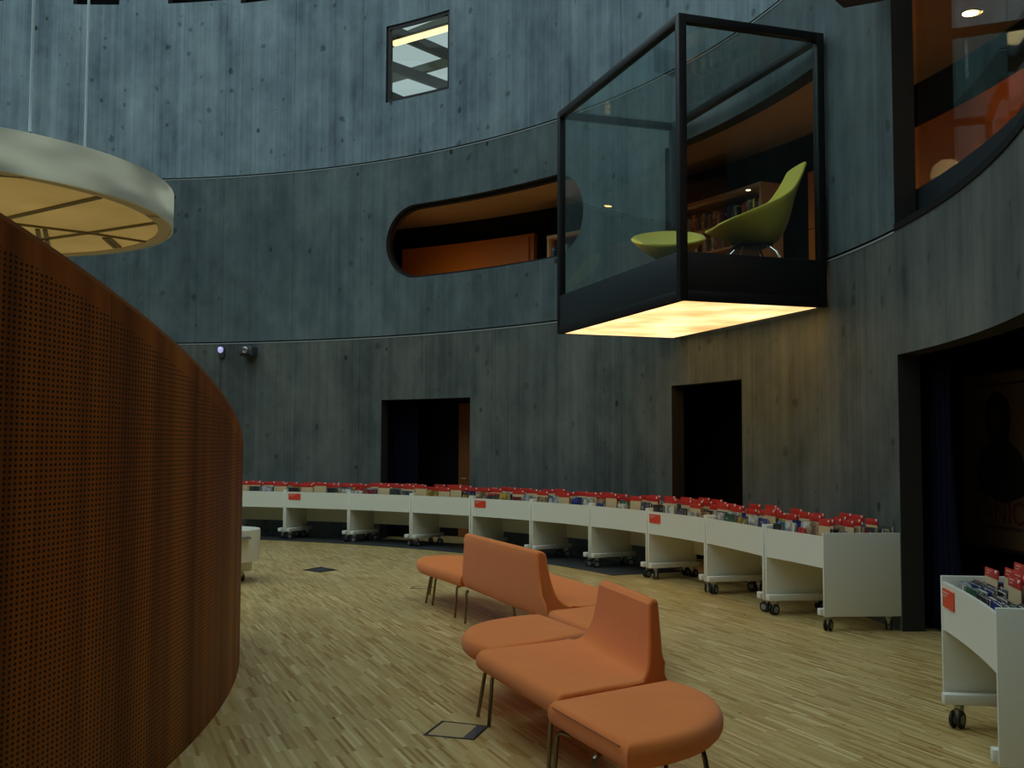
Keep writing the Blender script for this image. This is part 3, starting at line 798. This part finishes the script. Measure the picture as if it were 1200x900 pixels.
def fill(fr,wh,nb,isnear=False,skew=0.0):
    global n_books
    loc,frz,sc=fr; FM=Matrix.Translation(loc)@Matrix.Rotation(frz,4,'Z')
    for c in range(5):
        # angular offset of the column; column 0 is the viewer's left = larger angle
        a=(c-2)*R(1.44); rz=frz-a*sc
        def spot(rr,z=.622): x,y,z=TP(a,RT+rr,z); return FM@Vector(((x+skew*(y+SAG))*sc,y,z))
        col=[]
        pos=.055
        last=DP-.06
        kinds=[]
        seq=[]
        while pos<last-.02:
            near_card=isnear and any(s0<=pos<s0+.035 for s0 in (.21+.02*(c%2),.38,.52))
            if near_card or not isnear and (rb.random()<.16 or (len(seq)>3 and 'c' not in [s_[1] for s_ in seq[-9:]])) and (not seq or seq[-1][1]!='c'):
                seq.append((pos,'c',0)); pos+=.012+rb.uniform(0,.02)
            else:
                k=rb.randrange(3); seq.append((pos,'b',k)); pos+=(.014,.020,.026)[k]+rb.choice((0,0,0,.004,.03))
        if not any(s_[1]=='c' and s_[0]>.3 for s_ in seq): seq.append((last,'c',0))
        nbk=0; ncd=0; maxc=3
        lean=R(rb.uniform(3,9))
        for (rr,k,kk) in seq:
            base=spot(rr); off=rb.uniform(-.012,.012)
            base+=Vector((math.cos(rz)*off,math.sin(rz)*off,0))
            if k=='c':
                if ncd>=maxc: continue
                o=put(cd,'divider_card',base,rz,-lean*rb.uniform(.6,1.1),(.98*sc,1,rb.uniform(.93,1.06)*(.87 if isnear else 1)))
                for me,nm in ((hd,'header_strip'),(rt,'round_tab')): add(me,nm,o)
                if isnear: add(ct,'card_text',o)
                ncd+=1
                tag(o,'%s red divider card, %s column, %s'%(['nearest','middle','back'][min(ncd-1,2)],ORD[c],wh),'divider card','red topped divider cards in the browser trolleys')
            elif nbk<nb:
                ci=rb.choice([0,1,2,2,2,3,3,3,7,1,8,9,9,11,2,3,6,8,5,4]); 
                o=put(album[kk],'comic_album',base,rz,-lean*rb.uniform(.7,1.1),(.98*sc,1,rb.uniform(.9,1.03)*(.74 if isnear else 1)))
                o.color=(*COLS[ci],1)
                tag(o,'%s comic album, %s in %s column, %s'%(CN[ci],POS[nbk] if nbk else 'frontmost',ORD[c],wh),'book','comic albums in the browser trolleys'); nbk+=1; n_books+=1
            else:
                hgt=rb.uniform(.25,.30)*(.74 if isnear else 1); t=(.010,.016,.022)[kk]
                M4=Matrix.Translation(base)@Matrix.Rotation(rz,4,'Z')@Matrix.Rotation(-lean,4,'X')
                cc=COLS[rb.randrange(12)]
                for (cx_,yy,ww,dd,hh,colr) in ((0,-t/2+.001,.21*sc,.002,hgt,cc),(0,t/2-.001,.21*sc,.002,hgt,cc),(.001,0,.204*sc,t-.004,hgt-.005,(.6,.59,.54))):
                    x,y,z=ww/2,dd/2,hh/2
                    vs=[M4@Vector((cx_+p*x,yy+q_*y,z+w_*z)) for w_ in(-1,1) for q_ in(-1,1) for p in(-1,1)]
                    stuff.add(vs,[(0,2,3,1),(4,5,7,6),(0,1,5,4),(2,6,7,3),(0,4,6,2),(1,3,7,5)]); stuffcols.extend([colr]*6)
for fr,wh,i in zip(TR,where,range(20)):
    fill(fr,wh,5 if i<8 else 4,False,SKEW if i==0 else 0.0)
fill(NF,'nearest trolley at right',8,True)
me=bpy.data.meshes.new('comic_albums'); me.from_pydata(stuff.v,[],stuff.f); me.materials.append(M['stuffcover'])
at=me.color_attributes.new('bookcol','FLOAT_COLOR','CORNER')
for p,c in zip(me.polygons,stuffcols):
    for li in p.loop_indices: at.data[li].color=(*c,1)
o=link(bpy.data.objects.new('packed_comic_albums',me)); tag(o,'packed comic albums behind the front rows of the browser trolleys','books',kind='stuff')

# ------------------------------------------------------------------ round low book tub at far left
e=empty('round_book_tub',(-3.50,13.0,0),0,'low round white book tub on casters beside the wooden drum','book tub')
g=MB(); g.lathe([(.40,.24),(.47,.25),(.475,.60),(.470,.62),(.455,.62),(.45,.60),(.45,.52),(.0001,.52)],(0,0,0),48); g.obj('tub',M['white'],e)
for c_,d_ in (((.30,-.08,.19),(.20,.12,.12)),((-.30,-.08,.19),(.20,.12,.12)),((0,.28,.19),(.12,.20,.12))):
    g=MB(); g.box(c_,d_); g.obj('foot_block',M['white_dull'],e,bevel=.01)
for x,y in ((.29,-.08),(-.29,-.08),(0,.28)):
    k=add(cas_me,'caster',e,(x,y,0),.6); add(whl_me,'wheel',k)
for k,(x,y,rz,ci,lb) in enumerate(((.10,-.14,.6,9,'dark picture book lying in the round white tub'),(-.12,.12,1.4,7,'blue picture book lying in the round white tub'))):
    o=bpy.data.objects.new('picture_book',album[1]); o.matrix_world=Matrix.Translation((-3.5+x+.10,13.0+y,.535+.002))@Matrix.Rotation(rz,4,'Z')@Matrix.Rotation(PI/2,4,'X'); o.color=(*COLS[ci],1); link(o); tag(o,lb,'book')

# ------------------------------------------------------------------ floor hatches and dark strip
def hatch(pts,label,infill,wide=None):
    c=sum((Vector((*p,0)) for p in pts),Vector())/4
    e=empty('floor_hatch',c,0,label,'floor hatch')
    P=[Vector((*p,0))-c for p in pts]
    def inset(k): return [p*k for p in P]
    g=MB(); I=inset(.88)
    for i in range(4):
        a,b,c2,d=P[i],P[(i+1)%4],I[(i+1)%4],I[i]
        g.prism([a.xy[:],b.xy[:],c2.xy[:],d.xy[:]],.0005,.004)
    g.obj('metal_rim',M['device'] if infill is M['mat_floor'] else M['hubgrey'],e)
    g=MB(); g.prism([p.xy[:] for p in I],.0004,.003); g.obj('lid',infill,e)
    if wide:
        a,b=I[1],I[2]; k=.2; g=MB(); a2=a+(I[0]-a)*k; b2=b+(I[3]-b)*k
        g.prism([a.xy[:],b.xy[:],b2.xy[:],a2.xy[:]],.003,.0045); g.obj('cable_flap',M['device'],e)
wood_lid=mat('worn_hatch_wood',(.42,.31,.13),.4)
def H4(c,u,a,b):
    u=Vector(u).normalized(); v=Vector((-u.y,u.x)); c=Vector(c)
    return [tuple(c+u*sa*a/2+v*sb*b/2) for sa,sb in ((-1,-1),(1,-1),(1,1),(-1,1))]
hatch([(-.49,6.10),(-.20,6.005),(-.125,6.30),(-.405,6.415)],'square floor hatch with wooden lid in front of the orange seats',wood_lid,True)
hatch([(-2.72,14.15),(-2.45,13.9),(-2.27,14.18),(-2.56,14.55)],'small dark floor hatch in the open floor at left',M['mat_floor'])
hatch([(-1.15,12.35),(-.93,12.3),(-.90,12.5),(-1.12,12.55)],'faint wooden floor hatch beside the far orange seat',wood_lid)
g=MB(); g.sector(10.2,RW-.02,26,96,.0005,.006,60); o=g.obj('dark_floor_strip',M['mat_floor']); tag(o,'dark floor strip curving under the row of trolleys','floor grille')  # thin dark sheet laid on the floor below the row

# ------------------------------------------------------------------ orange seating
def clean_poly(poly):
    out=[]
    for p in poly:
        if not out or (Vector(p)-Vector(out[-1])).length>.004: out.append(p)
    return out
def cushion(poly,z0,z1,rad,name,parent,mi=None,hard=None):
    """cushion slab with rounded edge; hard = set of edge indexes kept nearly square"""
    pts=[Vector(p) for p in poly]; n=len(pts)
    area=sum(pts[i].x*pts[(i+1)%n].y-pts[(i+1)%n].x*pts[i].y for i in range(n))
    if area<0: pts.reverse()
    def off(k):
        res=[]
        for i in range(n):
            a=pts[i]-pts[i-1]; b=pts[(i+1)%n]-pts[i]
            na=Vector((-a.y,a.x)).normalized(); nb=Vector((-b.y,b.x)).normalized()
            m_=(na+nb); m_=m_/max(.35,(m_.length_squared/2)) 
            res.append(pts[i]+m_*k)
        return res
    rings=[]; st=7; h=(z1-z0)/2
    for i in range(st+1):
        a=-PI/2+PI*i/st
        ins=rad*(1-abs(math.cos(a))**.8); z=(z0+z1)/2+h*math.sin(a)
        rings.append([(p.x,p.y,z) for p in off(ins)])
    cen=sum(pts,Vector((0,0)))/n
    crown=[((p[0]-cen.x)*.72+cen.x,(p[1]-cen.y)*.72+cen.y,z1+.005) for p in rings[-1]]
    vs=[v for r_ in rings for v in r_]+crown; fs=[]
    L=len(rings)+1
    for i in range(L-1):
        for k in range(n):
            a=i*n+k;b=i*n+(k+1)%n; fs.append((a,b,b+n,a+n))
    fs.append(tuple(reversed(range(n)))); fs.append(tuple(range((L-1)*n,L*n)))
    g=MB(); g.add(vs,fs); return g.obj(name,M['orange'],parent,smooth=50)
def leg(parent,top,foot,zt_=.315):
    t=Vector((*top,zt_)); f_=Vector((*foot,0)); h_=(f_-Vector((t.x,t.y,0)))
    sh=Vector((t.x,t.y,zt_))
    inner=t-h_.normalized()*.08+Vector((0,0,0.0)) if h_.length>1e-4 else t
    pts=[inner,t-h_.normalized()*.02,t+h_*.25+Vector((0,0,-.02)),t+h_*.40+Vector((0,0,-.06)),f_+Vector((0,0,.003))]
    g=MB(); g.tube(pts,.0115,10); g.obj('leg',M['leg'],parent)
    
SZ0,SZ1=.315,.435
def fan(apex,a0,a1,r,ap=.0):
    P=[apex]; n=16
    for i in range(n+1):
        a=R(a0+(a1-a0)*i/n); P.append((apex[0]+r*math.cos(a),apex[1]+r*math.sin(a)))
    return P
def wpoly(e,P): return [(p[0]-e.location.x,p[1]-e.location.y) for p in P]
def inset_poly(P,k): 
    c=sum((Vector(p) for p in P),Vector((0,0)))/len(P); return [tuple(Vector(p)+(c-Vector(p)).normalized()*k) for p in P]
def fan_seat(apex,a0,a1,r,label,legs):
    c=(apex[0]+r*.55*math.cos(R((a0+a1)/2)),apex[1]+r*.55*math.sin(R((a0+a1)/2)))
    e=empty('fan_seat_module',(c[0],c[1],0),0,label,'seat')
    P=inset_poly(fan(apex,a0,a1,r),.004)
    cushion(wpoly(e,P),SZ0,SZ1,.052,'seat_cushion',e)
    for t,f_ in legs: leg(e,(t[0]-c[0],t[1]-c[1]),(f_[0]-c[0],f_[1]-c[1]))
    return e
def sofa(F0,F1,R1,R0,label,legs,htop=.82,taper=(.05,.05)):
    """F0,F1: front edge ends, R0,R1: rear ends"""
    F0,F1,R0,R1=[Vector(p) for p in (F0,F1,R0,R1)]
    c=(F0+F1+R0+R1)/4; e=empty('backed_seat_module',(c.x,c.y,0),0,label,'seat')
    D=1.0
    prof=[]
    for i in range(9):
        a=-PI/2-PI*i/8; prof.append((.065+.065*math.cos(a),(SZ0+SZ1)/2+.06*math.sin(a)))   # nose
    for s_ in (.2,.35,.5,.62,.74): prof.append((s_,SZ1))
    def bez(p0,p1,p2,p3,n):
        return [tuple((1-t)**3*a+3*(1-t)**2*t*b+3*(1-t)*t*t*c_+t**3*d for a,b,c_,d in zip(p0,p1,p2,p3)) for t in [i/n for i in range(1,n+1)]]
    prof+=bez((.74,SZ1),(.84,SZ1+.005),(.862,.53),(.875,htop-.03),14)
    prof+=bez((.885,htop-.03),(.89,htop+.004),(.965,htop+.004),(.97,htop-.03),6)
    prof+=bez((.97,htop-.03),(.98,.62),(.995,.45),(.975,.37),8)
    prof+=bez((.975,.37),(.965,.325),(.94,SZ0),(.90,SZ0),4)
    L=(R1-R0).length
    vs=[];fs=[]; n=len(prof); ns=14
    for i in range(ns+1):
        t=i/ns
        for (s_,z) in prof:
            k=max(0,(z-SZ1)/(htop-SZ1))
            t0=taper[0]/L*k**.42; t1=1-taper[1]/L*k**.42
            tt=t0+(t1-t0)*t
            tt=min(max(tt,.004/L),1-.004/L)
            p=F0.lerp(F1,tt).lerp(R0.lerp(R1,tt),s_)
            vs.append((p.x-c.x,p.y-c.y,z))
    for i in range(ns):
        for k in range(n):
            a=i*n+k;b=i*n+(k+1)%n; fs.append((a,b,b+n,a+n))
    fs.append(tuple(range(n))); fs.append(tuple(reversed(range(ns*n,(ns+1)*n))))
    g=MB(); g.add(vs,fs); o=g.obj('seat_and_backrest',M['orange'],e,smooth=35)
    md=o.modifiers.new('bev','BEVEL'); md.width=.018; md.segments=3; md.limit_method='ANGLE'; md.angle_limit=R(50)
    for t,f_ in legs: leg(e,(t[0]-c.x,t[1]-c.y),(f_[0]-c.x,f_[1]-c.y))
    return e
# near bench (curves away to the far bench)
bFL=(-.21,6.29); bFR=(.215,5.15); bRR=(.81,5.60); bRL=(.55,6.80)
sofa(bFL,bFR,bRR,bRL,'orange seat with a short backrest in the middle of the near group',
     [((-.10,6.20),(-.126,6.29)),((.20,5.28),(.19,5.50)),((.66,5.75),(.74,5.68)),((.50,6.60),(.56,6.66))],taper=(.28,.10))
aA=(.53,6.90)
fan_seat((.53,6.93),222,112,.85,'rounded orange seat module left of the short backrest, without back',
     [((-.13,6.45),(-.197,6.52)),((.22,7.45),(.25,7.55)),((.42,7.0),(.46,7.1))])
fan_seat((.165,5.07),38,-69,.81,'nearest rounded orange seat module, backless, at the front of the picture' if False else 'nearest rounded orange seat module, backless, with an open flat side',
     [((.22,4.98),(.19,5.02)),((.36,4.62),(.33,4.60)),((.82,4.80),(.88,4.72)),((.70,5.28),(.76,5.32))])
fan_seat((.26,7.86),36,-73,.78,'rounded orange seat module between the two backrests, mostly hidden',
     [((.45,7.5),(.5,7.45)),((.95,7.8),(1.0,7.78))])
eRR=(.25,7.98); eRL=(-.47,9.97)
nn=Vector((.939,.344)); 
eFR=tuple(Vector(eRR)+nn*.88); eFL=tuple(Vector(eRL)+nn*.88)
sofa(eFL,eFR,eRR,eRL,'long orange seat with a wide backrest turned to the viewer',
     [((-.40,9.80),(-.42,9.93)),((.22,8.15),(.16,8.25)),((.35,10.2),(.40,10.3)),((.98,8.4),(1.05,8.45)),((.0,9.2),(.048,9.3))],taper=(.03,.26))
# far rounded end
u=Vector((-.405,.914)); n_=Vector((.914,.405))
P0=Vector(eRL); poly=[tuple(P0)]; LL=1.15; RR_=.44
poly.append(tuple(P0+u*.5)); poly.append(tuple(P0+u*1.0))
for i in range(1,14):
    a=PI*i/14; poly.append(tuple(P0+u*(1.0+.85*math.sin(a))+n_*(RR_-RR_*math.cos(a))))
poly+= [tuple(P0+n_*.88+u*1.0),tuple(P0+n_*.88+u*.5),tuple(P0+n_*.88)]
e=empty('rounded_end_seat_module',(-.3,11.0,0),0,'farthest orange seat module, backless with a rounded end','seat')
cushion(wpoly(e,inset_poly(poly,.004)),SZ0,SZ1,.052,'seat_cushion',e)
for t,f_ in (((-.50,10.15),(-.532,10.26)),((-.80,11.1),(-.88,11.2)),((-.75,11.0),(-.80,11.05)),((-.82,11.72),(-.89,11.84)),((.1,11.6),(.15,11.75))):
    leg(e,(t[0]+.3,t[1]-11.0),(f_[0]+.3,f_[1]-11.0))
# piping along the open flat side of the nearest module
ne=[o for o in S.objects if o.get('label','').startswith('nearest rounded orange')][0]
a=R(-69); g=MB(); pts=[]
for i in range(11):
    t=.07+.68*i/10; pts.append((.165+t*math.cos(a)+.0-ne.location.x,5.07+t*math.sin(a)-ne.location.y,SZ1-.022))
g.tube(pts,.0035,6); o=g.obj('piping',M['seam'],ne)

# ------------------------------------------------------------------ perforated wooden drum wall at left
DC=Vector((-13.22,5.5)); DR=11.5
def ztop(y): return 3.13-.185*y
path=[]
for i in range(0,91):
    y=-1.1+ (8.9+1.1)*i/90
    x=DC.x+math.sqrt(DR**2-(y-DC.y)**2); path.append(Vector((x,y)))
d=(path[-1]-path[-2]).normalized(); a0=math.atan2(d.y,d.x); p=path[-1].copy()
for i in range(1,25):
    a=a0+R(100)*i/24; p=p+Vector((math.cos(a),math.sin(a)))*.075; path.append(p.copy())
d=(path[-1]-path[-2]).normalized()
for i in range(1,10): path.append(path[-1]+d*.2)
mb=MB(); th_=.06; u_=0; zrow=12
e=empty('curved_perforated_wood_screen',(-1.9,5.5,0),0,'tall curved perforated cherry wood screen filling the left side','wood screen')
cols=[]
for i,p in enumerate(path):
    dd=(path[min(i+1,len(path)-1)]-path[max(i-1,0)]).normalized(); nr=Vector((-dd.y,dd.x))   # away from the viewer
    if i: u_+=(p-path[i-1]).length
    cols.append((p,p+nr*th_,u_,ztop(min(p.y,9.6))))
edge=[]
loc=e.location
def add_face(pts,uvs,ed,mi=0):
    mb.add([Vector(q_)-loc for q_ in pts],[(0,1,2,3)],mi,[uvs]); edge.append(ed)
for (p,b,u0,z0),(p2,b2,u1,z1) in zip(cols,cols[1:]):
    for k in range(zrow):
        f0,f1=k/zrow,(k+1)/zrow
        za,zb_,zc,zd=z0*f0,z1*f0,z1*f1,z0*f1
        add_face([(p.x,p.y,za),(p2.x,p2.y,zb_),(p2.x,p2.y,zc),(p.x,p.y,zd)],[(u0,za),(u1,zb_),(u1,zc),(u0,zd)],[z0-za,z1-zb_,z1-zc,z0-zd])
    add_face([(b2.x,b2.y,0),(b.x,b.y,0),(b.x,b.y,z0),(b2.x,b2.y,z1)],[(u1,0),(u0,0),(u0,z0),(u1,z1)],[0]*4,1)
me=bpy.data.meshes.new('screen_panel'); me.from_pydata(mb.v,[],mb.f); me.materials.append(M['cherry']); me.materials.append(M['cherry_edge'])
me.uv_layers.new(name='UVMap'); me.attributes.new('edge_dist','FLOAT','CORNER')
ul=me.uv_layers['UVMap']; at=me.attributes['edge_dist']
for pgn,uvv,ed,mi in zip(me.polygons,mb.uv,edge,mb.m):
    pgn.material_index=mi; pgn.use_smooth=True
    for k,li in enumerate(pgn.loop_indices): ul.data[li].uv=uvv[k]; at.data[li].value=ed[k]
link(bpy.data.objects.new('screen_panel',me),e)
g=MB()
for (p,b,u0,z0),(p2,b2,u1,z1) in zip(cols,cols[1:]):
    g.add([Vector((p.x,p.y,z0))-loc,Vector((p2.x,p2.y,z1))-loc,Vector((b2.x,b2.y,z1))-loc,Vector((b.x,b.y,z0))-loc,
           Vector((p.x,p.y,z0+.018))-loc,Vector((p2.x,p2.y,z1+.018))-loc,Vector((b2.x,b2.y,z1+.018))-loc,Vector((b.x,b.y,z0+.018))-loc],
          [(0,1,5,4),(4,5,6,7),(2,3,7,6),(3,2,1,0)])
g.obj('top_edge_strip',M['cherry_edge'],e)

# ------------------------------------------------------------------ round pendant
lc=Vector((-4.489,8.112,0)); LR=1.818
e=empty('round_pendant_lamp',(lc.x,lc.y,3.35),0,'huge round white pendant lamp hanging above the wooden screen','pendant lamp')
g=MB(); g.lathe([(LR-.02,.0),(LR,.004),(LR,.286),(LR-.02,.29),(LR-.03,.28),(LR-.03,.02)],(0,0,0),128); 
g.f.pop(); g.f.pop(); g.m.pop(); g.m.pop(); g.uv.pop(); g.uv.pop(); g.obj('side_band',M['band'],e,smooth=50)
g=MB(); g.sector(1.70,LR-.025,0,360,.004,.016,128,c=(0,0)); g.obj('bottom_flange',mat('tan_grey_flange',(.33,.27,.16),.5,emit=(1,.7,.3),es=.03),e)
g=MB(); g.lathe([(.0001,.018),(1.71,.018),(1.71,.024),(.0001,.024)],(0,0,0),128); g.obj('bottom_membrane',M['membrane'],e)
ribm=mat('membrane_rib',(.20,.15,.07),.6)
def rib(a,b,w_=.035):
    a=Vector((*a,0))-lc; b=Vector((*b,0))-lc; g=MB(); g.bar((a.x,a.y,.010),(b.x,b.y,.010),w_,.014); g.obj('rib',ribm,e)
rib((-4.9,8.95),(-2.92,7.52),.045); rib((-3.5,8.8),(-2.80,8.38)); rib((-3.98,8.42),(-3.5,8.8)); rib((-3.5,8.8),(-3.16,9.17))
rib((-3.80,8.66),(-4.13,9.5)); rib((-3.86,8.66),(-4.20,9.5)); rib((-3.41,9.01),(-3.47,9.42)); rib((-3.45,9.01),(-3.52,9.45))
rib((-3.98,8.42),(-5.9,8.0)); rib((-3.5,8.8),(-5.0,9.65)); rib((-5.9,8.0),(-4.9,6.45)); rib((-4.9,6.45),(-3.2,6.95))
for x,y in ((-3.34,7.33),(-3.38,8.38),(-5.5,7.4),(-4.9,9.2)):
    g=MB(); g.tube([(x-lc.x,y-lc.y,.06),(x-lc.x,y-lc.y,8.65)],.011,8); g.obj('suspension_cable',M['cable'],e)
    g=MB(); g.tube([(x-lc.x,y-lc.y,.30),(x-lc.x,y-lc.y,.42)],.012,8); g.obj('cable_clamp',M['chrome'],e)
g=MB(); g.sector(1.0,LR-.03,0,360,.20,.21,64,c=(0,0)); g.obj('inner_reflector',M['white'],e)

# tube lamp seen through the square window
e=empty('tube_light',(0,0,0),0,'long warm lit tube lamp at the top of the square window','tube light')
g=MB(); g.tube([(-2.30,20.4,9.4),(.2,18.62,9.4)],.055,12); g.obj('lit_tube',M['tube'],e)
g=MB(); g.bar((-2.30,20.4,9.475),(.2,18.62,9.475),.09,.03); g.obj('housing',M['frame'],e)

downlight(*pol(5.2,12.42).xy[:],'small lit downlight in the gallery ceiling at the top right corner')
e=empty('bookcase_spotlight',pol(26.1,12.40,5.16),R(26.1),'tiny lit spotlight at the top corner of the bookcase behind the lime chair','spotlight')
g=MB(); g.lathe([(.03,-.01),(.045,-.008),(.045,.01),(.03,.012)],(0,0,0),16); g.obj('trim_ring',M['steel'],e)
g=MB(); g.lathe([(.0001,-.012),(.03,-.011)],(0,0,0),16); g.obj('lit_lens',M['spot'],e)

# ------------------------------------------------------------------ light
W=bpy.data.worlds.new('overcast'); S.world=W; W.use_nodes=True
bg=W.node_tree.nodes['Background']; bg.inputs[0].default_value=(.76,.95,1.0,1); bg.inputs[1].default_value=1.7
def area(nm,loc,size,power,col,rot=(0,0,0),portal=False,sy=None):
    l=bpy.data.lights.new(nm,'AREA'); l.size=size; l.energy=power; l.color=col
    if sy: l.shape='RECTANGLE'; l.size_y=sy
    if portal: l.cycles.is_portal=True
    o=bpy.data.objects.new(nm,l); o.location=loc; o.rotation_euler=rot; return link(o)
area('skylight_portal',(CX,CY,12.6),17,1,(1,1,1),portal=True)
def point(nm,loc,power,col,rad=.1):
    l=bpy.data.lights.new(nm,'POINT'); l.energy=power; l.color=col; l.shadow_soft_size=rad
    o=bpy.data.objects.new(nm,l); o.location=loc; return link(o)
for th,pw in ((57,5),(45,5),(33,3.2),(18,3.2),(6,6),(-6,6)):
    point('upper_floor_fill',pol(th,12.2,4.3),pw,(1,.62,.30),.15)  # added fill points without fixtures, to warm the upper floor

S.view_settings.view_transform='Standard'; S.view_settings.look='None'; S.view_settings.exposure=0; S.view_settings.gamma=1
S.view_settings.use_curve_mapping=False
S.cycles.max_bounces=8; S.cycles.diffuse_bounces=5; S.cycles.glossy_bounces=4; S.cycles.transparent_max_bounces=16
S.cycles.caustics_reflective=False; S.cycles.caustics_refractive=False
S.cycles.use_denoising=True
S.cycles.sample_clamp_indirect=4
